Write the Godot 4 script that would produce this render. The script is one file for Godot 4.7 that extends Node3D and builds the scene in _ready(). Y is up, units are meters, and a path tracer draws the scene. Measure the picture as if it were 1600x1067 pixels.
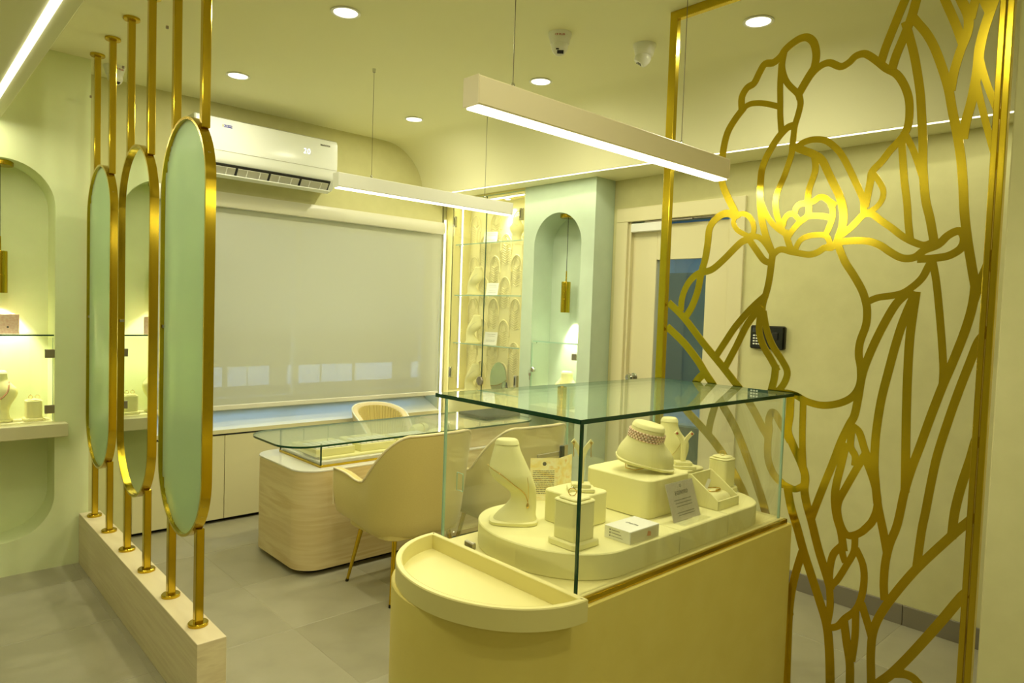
extends Node3D
# A small jewellery showroom: y is up, metres, the floor at y = 0, the camera at (0, 1.5, 0).

var M := {}
var used := {}

# ---------------------------------------------------------------- mesh builder
class MB:
	var v := PackedVector3Array()

	func tri(a: Vector3, b: Vector3, c: Vector3) -> void:
		v.append(a); v.append(b); v.append(c)

	func quad(a: Vector3, b: Vector3, c: Vector3, d: Vector3) -> void:
		tri(a, b, c); tri(a, c, d)

	func fix(start: int) -> void:      # a closed piece: make every face look outward
		var o := v[start]
		var vol := 0.0
		for i in range(start, v.size(), 3):
			vol += (v[i] - o).dot((v[i + 1] - o).cross(v[i + 2] - o))
		if vol < 0.0:
			for i in range(start, v.size(), 3):
				var t := v[i + 1]; v[i + 1] = v[i + 2]; v[i + 2] = t

	func box(c: Vector3, s: Vector3, ch := 0.002, b := Basis()) -> void:
		var st := v.size()
		var h := s * 0.5
		ch = minf(ch, minf(h.x, minf(h.y, h.z)) * 0.6)
		var p := {}
		for i in 8:
			var g := Vector3(1 if i & 1 else -1, 1 if i & 2 else -1, 1 if i & 4 else -1)
			for a in 3:
				var q := h - Vector3.ONE * ch
				q[a] = h[a]
				p[i * 3 + a] = c + b * (q * g)
		for a in 3:
			var u := 1 << ((a + 1) % 3)
			var w := 1 << ((a + 2) % 3)
			for sgn in 2:
				var k := (1 << a) * sgn
				flat([p[k * 3 + a], p[(k | u) * 3 + a], p[(k | u | w) * 3 + a], p[(k | w) * 3 + a]], c)
			for j in 4:                 # chamfers along axis a
				var k0 := (u if j & 1 else 0) | (w if j & 2 else 0)
				var k1 := k0 | (1 << a)
				var x := (a + 1) % 3
				var y := (a + 2) % 3
				flat([p[k0 * 3 + x], p[k1 * 3 + x], p[k1 * 3 + y], p[k0 * 3 + y]], c)
		for i in 8:
			flat([p[i * 3], p[i * 3 + 1], p[i * 3 + 2]], c)

	func flat(q: Array, c: Vector3) -> void:   # a convex face that looks away from c
		var n: Vector3 = (q[1] - q[0]).cross(q[2] - q[0])
		var rev: bool = n.dot(q[0] - c) < 0.0
		for i in range(1, q.size() - 1):
			if rev: tri(q[0], q[i + 1], q[i])
			else: tri(q[0], q[i], q[i + 1])

	func loft(rings: Array, cap0 := true, cap1 := true, shut := true) -> void:
		var st := v.size()
		for i in range(rings.size() - 1):
			var a: PackedVector3Array = rings[i]
			var b: PackedVector3Array = rings[i + 1]
			var n := a.size()
			for j in range(n if shut else n - 1):
				var k := (j + 1) % n
				quad(a[j], a[k], b[k], b[j])
		if cap0: fan(rings[0], true)
		if cap1: fan(rings[-1], false)
		fix(st)

	func fan(r: PackedVector3Array, rev: bool) -> void:
		var c := Vector3.ZERO
		for q in r: c += q
		c /= r.size()
		for j in r.size():
			var k := (j + 1) % r.size()
			if rev: tri(c, r[k], r[j])
			else: tri(c, r[j], r[k])

	func lathe(prof: Array, seg := 24, c := Vector3.ZERO, b := Basis()) -> void:   # prof: Vector2(radius, height)
		var rings := []
		for q in prof:
			var r := PackedVector3Array()
			for j in seg:
				var t := TAU * j / seg
				r.append(c + b * Vector3(maxf(q.x, 0.00001) * cos(t), q.y, maxf(q.x, 0.00001) * sin(t)))
			rings.append(r)
		loft(rings)

	func tube(path: Array, r: float, seg := 8, closed := false) -> void:
		var rings := []
		var n := path.size()
		var up := Vector3.ZERO
		for i in n:
			var a: Vector3 = path[(i - 1 + n) % n] if closed or i > 0 else path[0]
			var b: Vector3 = path[(i + 1) % n] if closed or i < n - 1 else path[n - 1]
			var d := (b - a).normalized()
			if up == Vector3.ZERO:
				up = d.cross(Vector3.UP if absf(d.y) < 0.9 else Vector3.RIGHT).normalized()
			up = (up - d * up.dot(d)).normalized()
			var s := d.cross(up)
			var ring := PackedVector3Array()
			for j in seg:
				var t := TAU * j / seg
				ring.append(path[i] + (up * cos(t) + s * sin(t)) * r)
			rings.append(ring)
		if closed: rings.append(rings[0])
		loft(rings, not closed, not closed)

	func inset(p: PackedVector2Array, d: float) -> PackedVector2Array:
		var out := PackedVector2Array()
		var n := p.size()
		for i in n:
			var e1 := (p[i] - p[(i - 1 + n) % n]).normalized()
			var e2 := (p[(i + 1) % n] - p[i]).normalized()
			var n1 := Vector2(-e1.y, e1.x)
			var n2 := Vector2(-e2.y, e2.x)
			out.append(p[i] + (n1 + n2) / maxf(0.4, 1.0 + n1.dot(n2)) * d)
		return out

	func prism(poly: PackedVector2Array, z0: float, z1: float, xf := Transform3D(), ch := 0.0) -> void:
		var st := v.size()
		var p := poly.duplicate()
		if Geometry2D.is_polygon_clockwise(p): p.reverse()
		var area := 0.0
		for i in p.size(): area += p[i].cross(p[(i + 1) % p.size()])
		if area < 0.0: p.reverse()
		var capp := inset(p, ch) if ch > 0.0 else p
		var rows := [[p, z0], [p, z1]]
		if ch > 0.0: rows = [[capp, z0], [p, z0 + ch], [p, z1 - ch], [capp, z1]]
		var rings := []
		for q in rows:
			var r := PackedVector3Array()
			for w in q[0]: r.append(xf * Vector3(w.x, w.y, q[1]))
			rings.append(r)
		loft(rings, false, false)
		var flip := 0.0
		var idx := Geometry2D.triangulate_polygon(capp)
		var lo: PackedVector3Array = rings[0]
		var hi: PackedVector3Array = rings[-1]
		var up := (hi[0] - lo[0])
		for i in range(0, idx.size(), 3):
			var a := hi[idx[i]]; var b := hi[idx[i + 1]]; var c := hi[idx[i + 2]]
			if (b - a).cross(c - a).dot(up) < 0.0: tri(a, c, b)
			else: tri(a, b, c)
			a = lo[idx[i]]; b = lo[idx[i + 1]]; c = lo[idx[i + 2]]
			if (b - a).cross(c - a).dot(up) > 0.0: tri(a, c, b)
			else: tri(a, b, c)

	func mesh(angle := 38.0) -> ArrayMesh:
		var n := v.size()
		var fn := PackedVector3Array()
		fn.resize(n / 3)
		var at := {}
		for i in n / 3:
			fn[i] = (v[i * 3 + 1] - v[i * 3]).cross(v[i * 3 + 2] - v[i * 3])
			for k in 3:
				var key := Vector3i((v[i * 3 + k] * 20000.0).round())
				if at.has(key): at[key].append(i)
				else: at[key] = [i]
		var nn := PackedVector3Array()
		nn.resize(n)
		var vv := PackedVector3Array()
		vv.resize(n)
		var lim := cos(deg_to_rad(angle))
		for i in n / 3:
			var u := fn[i].normalized()
			for k in 3:
				var s := Vector3.ZERO
				for j in at[Vector3i((v[i * 3 + k] * 20000.0).round())]:
					if fn[j].normalized().dot(u) >= lim: s += fn[j]
				var to: int = i * 3 + [0, 2, 1][k]        # Godot's front faces run clockwise
				nn[to] = s.normalized() if s.length() > 0.0 else Vector3.UP
				vv[to] = v[i * 3 + k]
		var arr := []
		arr.resize(Mesh.ARRAY_MAX)
		arr[Mesh.ARRAY_VERTEX] = vv
		arr[Mesh.ARRAY_NORMAL] = nn
		var am := ArrayMesh.new()
		am.add_surface_from_arrays(Mesh.PRIMITIVE_TRIANGLES, arr)
		return am

# ---------------------------------------------------------------- naming helpers
func numbered(s: String) -> String:
	used[s] = used.get(s, -1) + 1
	return s if used[s] == 0 else "%s_%03d" % [s, used[s]]

func tag(o: Node, label: String, category: String, group := "", kind := "") -> void:
	o.set_meta("label", label)
	o.set_meta("category", category)
	if group: o.set_meta("group", group)
	if kind: o.set_meta("kind", kind)

func thing(called: String, label: String, category: String, at := Vector3.ZERO, turn := 0.0, group := "", kind := "") -> Node3D:
	var o := Node3D.new()
	o.name = numbered(called)
	add_child(o, true)
	o.position = at
	o.rotation.y = turn
	tag(o, label, category, group, kind)
	return o

func part(parent: Node3D, called: String, m: Mesh, mat: Material, at := Vector3.ZERO, label := "") -> MeshInstance3D:
	var o := MeshInstance3D.new()
	o.name = called
	o.mesh = m
	o.material_override = mat
	o.position = at
	if label: o.set_meta("label", label)
	parent.add_child(o, true)
	return o

func solo(called: String, m: Mesh, mat: Material, label: String, category: String, at := Vector3.ZERO, turn := 0.0, group := "", kind := "") -> MeshInstance3D:
	var o := part(self, numbered(called), m, mat, at)
	o.rotation.y = turn
	tag(o, label, category, group, kind)
	return o

func copy(o: Node3D, called: String, label: String, at: Vector3, turn: float) -> Node3D:
	var c: Node3D = o.duplicate()
	c.name = numbered(called)
	add_child(c, true)
	c.position = at
	c.rotation.y = turn
	c.set_meta("label", label)
	return c

func bx(c: Vector3, s: Vector3, ch := 0.002, b := Basis()) -> ArrayMesh:
	var m := MB.new()
	m.box(c, s, ch, b)
	return m.mesh()

func span(a: Vector3, b: Vector3, ch := 0.002) -> ArrayMesh:     # the box between two corners
	return bx((a + b) * 0.5, (b - a).abs(), ch)

func lathed(prof: Array, seg := 24, c := Vector3.ZERO, b := Basis()) -> ArrayMesh:
	var m := MB.new()
	m.lathe(prof, seg, c, b)
	return m.mesh()

func tubed(path: Array, r: float, seg := 8, closed := false) -> ArrayMesh:
	var m := MB.new()
	m.tube(path, r, seg, closed)
	return m.mesh()

func beads(pts: Array, r: float) -> ArrayMesh:
	var m := MB.new()
	for p in pts: m.lathe([Vector2(0, -r), Vector2(r * 0.8, -r * 0.6), Vector2(r, 0), Vector2(r * 0.8, r * 0.6), Vector2(0, r)], 7, p)
	return m.mesh(60)

func rrect(x0: float, y0: float, x1: float, y1: float, r: float, n := 8) -> PackedVector2Array:
	var p := PackedVector2Array()
	for k in 4:
		var c := Vector2(x1 - r if k == 0 or k == 3 else x0 + r, y1 - r if k < 2 else y0 + r)
		for i in n + 1:
			var t := PI * 0.5 * (k + float(i) / n)
			p.append(c + Vector2(cos(t), sin(t)) * r)
	return p

func stadium(cx: float, y0: float, y1: float, r: float, n := 20) -> PackedVector2Array:
	var p := PackedVector2Array()
	for i in n + 1: p.append(Vector2(cx + r * cos(PI * i / n), y1 - r + r * sin(PI * i / n)))
	for i in n + 1: p.append(Vector2(cx - r * cos(PI * i / n), y0 + r - r * sin(PI * i / n)))
	return p

# polygons in (x, -z) raised along y; polygons in (-z, y) thickened along x
const FLAT := Transform3D(Vector3(1, 0, 0), Vector3(0, 0, -1), Vector3(0, 1, 0), Vector3.ZERO)
const SIDE := Transform3D(Vector3(0, 0, -1), Vector3(0, 1, 0), Vector3(1, 0, 0), Vector3.ZERO)

func slab(poly: PackedVector2Array, y0: float, y1: float, ch := 0.0) -> ArrayMesh:
	var m := MB.new()
	m.prism(poly, y0, y1, FLAT, ch)
	return m.mesh()

func plate(poly: PackedVector2Array, a: float, b: float, xf := Transform3D(), ch := 0.0) -> ArrayMesh:
	var m := MB.new()
	m.prism(poly, a, b, xf, ch)
	return m.mesh()

# a wall with a rounded hole: rect in the plate's plane, the hole star-shaped about its middle
func holed(m: MB, rect: Rect2, hole: PackedVector2Array, a: float, b: float, xf: Transform3D) -> void:
	var c := Vector2.ZERO
	for q in hole: c += q
	c /= hole.size()
	var inner := PackedVector2Array()
	var outer := PackedVector2Array()
	var corners := [rect.position, rect.position + Vector2(rect.size.x, 0), rect.end, rect.position + Vector2(0, rect.size.y)]
	var rows := []
	for q in hole: rows.append([(q - c).angle(), q, null])
	for k in corners: rows.append([(k - c).angle(), null, k])
	rows.sort_custom(func(x, y): return x[0] < y[0])
	for r in rows:
		var d := Vector2.from_angle(r[0])
		if r[1] == null:
			for i in hole.size():
				var hit = Geometry2D.segment_intersects_segment(c, c + d * 50.0, hole[i], hole[(i + 1) % hole.size()])
				if hit != null: r[1] = hit
		if r[1] == null: continue
		if r[2] == null:
			var t := 1e9
			if absf(d.x) > 1e-6: t = minf(t, ((rect.end.x if d.x > 0 else rect.position.x) - c.x) / d.x)
			if absf(d.y) > 1e-6: t = minf(t, ((rect.end.y if d.y > 0 else rect.position.y) - c.y) / d.y)
			r[2] = c + d * t
		inner.append(r[1]); outer.append(r[2])
	var st := m.v.size()
	var n := inner.size()
	for i in n:
		var k := (i + 1) % n
		var q := []
		for z in [a, b]:
			for w in [inner[i], inner[k], outer[k], outer[i]]: q.append(xf * Vector3(w.x, w.y, z))
		m.quad(q[0], q[1], q[2], q[3])
		m.quad(q[7], q[6], q[5], q[4])
		m.quad(q[0], q[4], q[5], q[1])
		m.quad(q[3], q[2], q[6], q[7])
	m.fix(st)

# ovals stacked into a body: rows of [y, sideways, half width, forward, half depth]
func body_rings(rows: Array, seg := 30, p := 2.2) -> Array:
	var rings := []
	for q in rows:
		var r := PackedVector3Array()
		for j in seg:
			var t := TAU * j / seg
			var c := cos(t); var s := sin(t)
			r.append(Vector3(q[1] + q[2] * signf(c) * pow(absf(c), 2.0 / p), q[0], q[3] + q[4] * signf(s) * pow(absf(s), 2.0 / p)))
		rings.append(r)
	return rings

func smooth_rows(rows: Array, n := 4) -> Array:
	var out := []
	for i in range(rows.size() - 1):
		var a: Array = rows[maxi(i - 1, 0)]; var b: Array = rows[i]; var c: Array = rows[i + 1]; var d: Array = rows[mini(i + 2, rows.size() - 1)]
		for k in n:
			var r := []
			for f in 5: r.append(cubic_interpolate(b[f], c[f], a[f], d[f], float(k) / n))
			out.append(r)
	out.append(rows[-1])
	return out

func on_body(rows: Array, x: float, y: float) -> Vector3:     # the front surface of such a body
	for i in range(rows.size() - 1):
		var a: Array = rows[i]; var b: Array = rows[i + 1]
		if y >= minf(a[0], b[0]) and y <= maxf(a[0], b[0]):
			var t := inverse_lerp(a[0], b[0], y)
			var u := clampf((x - lerpf(a[1], b[1], t)) / lerpf(a[2], b[2], t), -1.0, 1.0)
			return Vector3(x, y, lerpf(a[3], b[3], t) + lerpf(a[4], b[4], t) * sqrt(1.0 - u * u) + 0.002)
	return Vector3(x, y, 0)

func curve(pts: Array, n := 6) -> Array:
	var out := []
	for i in range(pts.size() - 1):
		var a = pts[maxi(i - 1, 0)]; var b = pts[i]; var c = pts[i + 1]; var d = pts[mini(i + 2, pts.size() - 1)]
		for k in n: out.append(b.cubic_interpolate(c, a, d, float(k) / n))
	out.append(pts[-1])
	return out

func lettering(parent: Node3D, words: String, high: float, at: Vector3, basis: Basis, mat: Material, bold := false) -> void:
	var t := TextMesh.new()
	var f := SystemFont.new()
	f.font_names = PackedStringArray(["Droid Sans"])
	f.font_weight = 700 if bold else 400
	t.font = f
	t.text = words
	t.font_size = 32
	t.pixel_size = high / 24.0
	t.depth = 0.0006
	t.curve_step = 2.0
	var o := part(parent, "lettering", t, mat, at)
	o.basis = basis

# ---------------------------------------------------------------- materials
func mat(c: Color, rough := 0.6, metal := 0.0) -> StandardMaterial3D:
	var m := StandardMaterial3D.new()
	m.albedo_color = c
	m.roughness = rough
	m.metallic = metal
	return m

func glass(c: Color, a := 0.04) -> StandardMaterial3D:
	var m := mat(Color(c, a), 0.02)
	m.transparency = BaseMaterial3D.TRANSPARENCY_ALPHA
	return m

func glow(c: Color, e: float) -> StandardMaterial3D:
	var m := mat(c, 0.5)
	m.emission_enabled = true
	m.emission = c
	m.emission_energy_multiplier = e
	return m

func noise_tex(sd: int, freq: float, ramp: Array, as_normal := false, fractal := 4) -> NoiseTexture2D:
	var n := FastNoiseLite.new()
	n.seed = sd
	n.noise_type = FastNoiseLite.TYPE_SIMPLEX_SMOOTH
	n.frequency = freq
	n.fractal_octaves = fractal
	var t := NoiseTexture2D.new()
	t.width = 512
	t.height = 512
	t.seamless = true
	t.noise = n
	t.as_normal_map = as_normal
	if ramp.size():
		var g := Gradient.new()
		g.offsets = PackedFloat32Array(range(ramp.size()).map(func(i): return float(i) / (ramp.size() - 1)))
		g.colors = PackedColorArray(ramp)
		t.color_ramp = g
	return t

func textured(m: StandardMaterial3D, t: Texture2D, scale: Vector3) -> StandardMaterial3D:
	m.albedo_texture = t
	m.albedo_color = Color.WHITE
	m.uv1_triplanar = true
	m.uv1_world_triplanar = true
	m.uv1_scale = scale
	return m

func materials() -> void:
	M.wall = textured(mat(Color.WHITE, 0.75), noise_tex(3, 0.02, [Color(0.805, 0.79, 0.585), Color(0.83, 0.815, 0.61)]), Vector3.ONE * 0.8)
	M.ceiling = mat(Color(0.925, 0.915, 0.76), 0.8)
	M.mint = textured(mat(Color.WHITE, 0.7), noise_tex(5, 0.015, [Color(0.725, 0.79, 0.705), Color(0.75, 0.815, 0.73)]), Vector3.ONE * 0.7)
	M.lime = textured(mat(Color.WHITE, 0.7), noise_tex(6, 0.015, [Color(0.885, 0.915, 0.715), Color(0.905, 0.935, 0.745)]), Vector3.ONE * 0.7)
	M.tiles = []
	for k in 4:
		var a := 0.585 + 0.012 * k
		M.tiles.append(textured(mat(Color.WHITE, 0.34), noise_tex(20 + k, 0.012, [Color(a, a - 0.02, a - 0.11), Color(a + 0.03, a + 0.01, a - 0.085), Color(a + 0.045, a + 0.025, a - 0.065)]), Vector3.ONE * 0.6))
	M.grout = mat(Color(0.66, 0.64, 0.55), 0.9)
	M.skirting = mat(Color(0.50, 0.475, 0.41), 0.45)
	M.brass = mat(Color(0.77, 0.66, 0.185), 0.17, 1.0)
	M.brass_brushed = mat(Color(0.79, 0.695, 0.185), 0.21, 1.0)
	M.gold = mat(Color(0.93, 0.78, 0.42), 0.15, 1.0)
	M.rose = mat(Color(0.74, 0.54, 0.42), 0.25, 0.6)
	M.chrome = mat(Color(0.78, 0.78, 0.76), 0.12, 1.0)
	M.steel = mat(Color(0.66, 0.63, 0.57), 0.35, 0.9)
	var tr := noise_tex(31, 0.006, [Color(0.815, 0.73, 0.53), Color(0.855, 0.78, 0.60), Color(0.83, 0.75, 0.56), Color(0.88, 0.815, 0.645), Color(0.81, 0.72, 0.52), Color(0.865, 0.795, 0.615)], false, 5)
	M.travertine = textured(mat(Color.WHITE, 0.4), tr, Vector3(0.22, 3.0, 0.22))
	M.travertine_pale = textured(mat(Color.WHITE, 0.4), noise_tex(33, 0.008, [Color(0.83, 0.77, 0.61), Color(0.90, 0.85, 0.70), Color(0.86, 0.80, 0.65), Color(0.91, 0.86, 0.72)]), Vector3(1.0, 5.0, 0.25))
	M.white_gloss = mat(Color(0.91, 0.90, 0.86), 0.06)
	M.laminate = mat(Color(0.855, 0.825, 0.66), 0.42)
	M.cream = mat(Color(0.895, 0.86, 0.58), 0.5)
	M.counter = textured(mat(Color.WHITE, 0.55), noise_tex(41, 0.01, [Color(0.895, 0.83, 0.45), Color(0.91, 0.85, 0.48)]), Vector3.ONE)
	M.velvet = mat(Color(0.905, 0.875, 0.64), 0.85)
	M.velvet.rim_enabled = true
	M.velvet.rim = 0.25
	M.velvet.rim_tint = 0.8
	M.bust = mat(Color(0.92, 0.90, 0.645), 0.75)
	M.fabric = textured(mat(Color.WHITE, 0.9), noise_tex(45, 0.08, [Color(0.80, 0.73, 0.45), Color(0.83, 0.765, 0.485)]), Vector3.ONE * 3.0)
	M.fabric.rim_enabled = true
	M.fabric.rim = 0.5
	M.fabric.rim_tint = 0.7
	M.piping = mat(Color(0.90, 0.84, 0.68), 0.7)
	M.white_plastic = mat(Color(0.915, 0.915, 0.885), 0.28)
	M.ac = mat(Color(0.91, 0.92, 0.90), 0.16)
	M.vent = mat(Color(0.70, 0.69, 0.62), 0.5)
	M.dark = mat(Color(0.05, 0.05, 0.045), 0.4)
	M.black = mat(Color(0.035, 0.035, 0.035), 0.25)
	M.gap = mat(Color(0.03, 0.03, 0.03), 0.9)
	M.pad = mat(Color(0.21, 0.195, 0.165), 0.5)
	M.glass = glass(Color(0.80, 0.93, 0.86), 0.03)
	M.glass_tint = glass(Color(0.62, 0.80, 0.66), 0.10)
	M.glass_edge = mat(Color(0.075, 0.26, 0.18), 0.12)
	M.glass_edge_pale = mat(Color(0.62, 0.76, 0.67), 0.15)
	M.pearl = mat(Color(0.93, 0.83, 0.74), 0.2)
	M.mirror = mat(Color(0.92, 0.94, 0.90), 0.015, 1.0)
	M.reeded = mat(Color(0.885, 0.97, 0.825, 0.38), 0.10)
	M.reeded.metallic_specular = 0.7
	M.reeded.refraction_enabled = true
	M.reeded.refraction_scale = 0.05
	M.blind = mat(Color(0.80, 0.805, 0.725, 0.70), 0.85)
	M.blind.transparency = BaseMaterial3D.TRANSPARENCY_ALPHA
	M.rail = mat(Color(0.86, 0.85, 0.78), 0.35)
	M.lamp = glow(Color(1.0, 0.985, 0.90), 2.6)
	M.lamp_strip = glow(Color(1.0, 0.985, 0.86), 2.2)
	M.beam = mat(Color(0.95, 0.905, 0.76), 0.4)
	M.beam_pale = mat(Color(0.91, 0.91, 0.87), 0.4)
	M.wire = mat(Color(0.45, 0.42, 0.33), 0.3, 0.8)
	M.cord = mat(Color(0.07, 0.07, 0.06), 0.6)
	M.paper = mat(Color(0.93, 0.93, 0.88), 0.6)
	M.print = mat(Color(0.36, 0.34, 0.30), 0.7)
	M.blue = mat(Color(0.12, 0.12, 0.62), 0.4)
	M.red = mat(Color(0.70, 0.15, 0.10), 0.5)
	M.digits = glow(Color(0.95, 0.97, 1.0), 1.3)
	M.orange = mat(Color(0.85, 0.60, 0.40), 0.6)
	M.blue_wall = mat(Color(0.60, 0.74, 0.82), 0.7)
	M.dim = mat(Color(0.17, 0.18, 0.18), 0.6)
	M.facade = textured(mat(Color.WHITE, 0.9), noise_tex(51, 0.02, [Color(0.42, 0.41, 0.33), Color(0.48, 0.47, 0.39)]), Vector3.ONE * 0.3)
	M.facade_pale = mat(Color(0.66, 0.66, 0.60), 0.8)
	M.shutter = mat(Color(0.93, 0.95, 0.94), 0.6)

# lamps: every glowing face has a light of its size just in front of it
func area(parent: Node3D, at: Vector3, size: Vector2, energy: float, c: Color, basis := Basis(Vector3.RIGHT, -PI / 2)) -> void:
	var l := AreaLight3D.new()
	l.name = "light"
	l.area_size = size
	l.area_normalize_energy = true
	l.light_energy = energy
	l.light_color = c
	l.area_range = 12.0
	l.area_attenuation = 2.0
	l.shadow_enabled = true
	parent.add_child(l, true)
	l.position = at
	l.basis = basis

const WARM := Color(1.0, 0.98, 0.84)
const STRIP := Color(1.0, 0.985, 0.82)
const DOWN_ENERGY := 0.62
const BEAM_ENERGY := 1.05

func downlight(at: Vector3, label: String) -> void:
	var o := thing("downlight", label, "ceiling light", at, 0.0, "round recessed downlights")
	part(o, "trim_ring", lathed([Vector2(0.062, 0.0), Vector2(0.066, -0.004), Vector2(0.056, -0.006), Vector2(0.052, -0.003), Vector2(0.052, 0.0)], 36), M.white_plastic)
	part(o, "diffuser", lathed([Vector2(0.0, -0.001), Vector2(0.053, -0.001), Vector2(0.052, -0.0035), Vector2(0.0, -0.004)], 36), M.lamp)
	area(o, Vector3(0, -0.012, 0), Vector2(0.09, 0.09), DOWN_ENERGY, WARM)

func linear_light(at: Vector3, length: float, rods: Array, label: String, m: Material) -> void:      # at: the middle of its under face
	var o := thing("linear_pendant_light", label, "pendant light", at, 0.0, "white linear pendant lights")
	part(o, "housing", bx(Vector3(0, 0.042, 0), Vector3(length, 0.076, 0.062), 0.003), m)
	part(o, "diffuser", bx(Vector3(0, 0.002, 0), Vector3(length - 0.01, 0.006, 0.05), 0.001), M.lamp)
	part(o, "end_cap", bx(Vector3(-length / 2 - 0.001, 0.042, 0), Vector3(0.003, 0.078, 0.064), 0.001), m)
	part(o, "end_cap", bx(Vector3(length / 2 + 0.001, 0.042, 0), Vector3(0.003, 0.078, 0.064), 0.001), m)
	for x in rods:
		part(o, "gripper", lathed([Vector2(0.006, 0.08), Vector2(0.006, 0.095), Vector2(0.003, 0.10)], 10, Vector3(x, 0, 0)), M.chrome)
		part(o, "suspension_wire", lathed([Vector2(0.0013, 0.095), Vector2(0.0013, 2.799 - at.y)], 6, Vector3(x, 0, 0)), M.wire)
		part(o, "ceiling_cup", lathed([Vector2(0.0, 2.80 - at.y), Vector2(0.010, 2.80 - at.y), Vector2(0.008, 2.78 - at.y), Vector2(0.0, 2.778 - at.y)], 14, Vector3(x, 0, 0)), M.chrome)
	area(o, Vector3(0, -0.006, 0), Vector2(length - 0.02, 0.045), BEAM_ENERGY, WARM)

# ---------------------------------------------------------------- the scene
func _ready() -> void:
	var cam := Camera3D.new()
	cam.name = "camera"
	cam.fov = 53.06
	cam.near = 0.05
	cam.far = 60.0
	add_child(cam)
	cam.position = Vector3(0, 1.5, 0)
	cam.basis = Basis(Vector3.UP, -0.7478) * Basis(Vector3.RIGHT, -0.0449) * Basis(Vector3.BACK, 0.0341)
	cam.current = true
	var sky_mat := ProceduralSkyMaterial.new()
	sky_mat.sky_top_color = Color(0.50, 0.66, 0.90)
	sky_mat.sky_horizon_color = Color(0.80, 0.88, 0.97)
	sky_mat.ground_bottom_color = Color(0.42, 0.41, 0.38)
	sky_mat.ground_horizon_color = Color(0.70, 0.74, 0.76)
	sky_mat.sky_energy_multiplier = 2.35
	sky_mat.ground_energy_multiplier = 1.8
	var sky := Sky.new()
	sky.sky_material = sky_mat
	var env := Environment.new()
	env.background_mode = Environment.BG_SKY
	env.sky = sky
	env.tonemap_mode = Environment.TONE_MAPPER_LINEAR
	env.tonemap_exposure = 1.17
	env.sdfgi_enabled = true
	env.ssao_enabled = true
	env.ssil_enabled = true
	var we := WorldEnvironment.new()
	we.name = "world"
	we.environment = env
	add_child(we)
	materials()
	shell()
	window_side()
	left_niche()
	right_cabinets()
	door_side()
	lamps()
	counter_case()
	flower_screen()
	oval_panels()
	desk()
	chairs()
	case_contents()
	air_conditioner()
	cameras()

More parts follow.
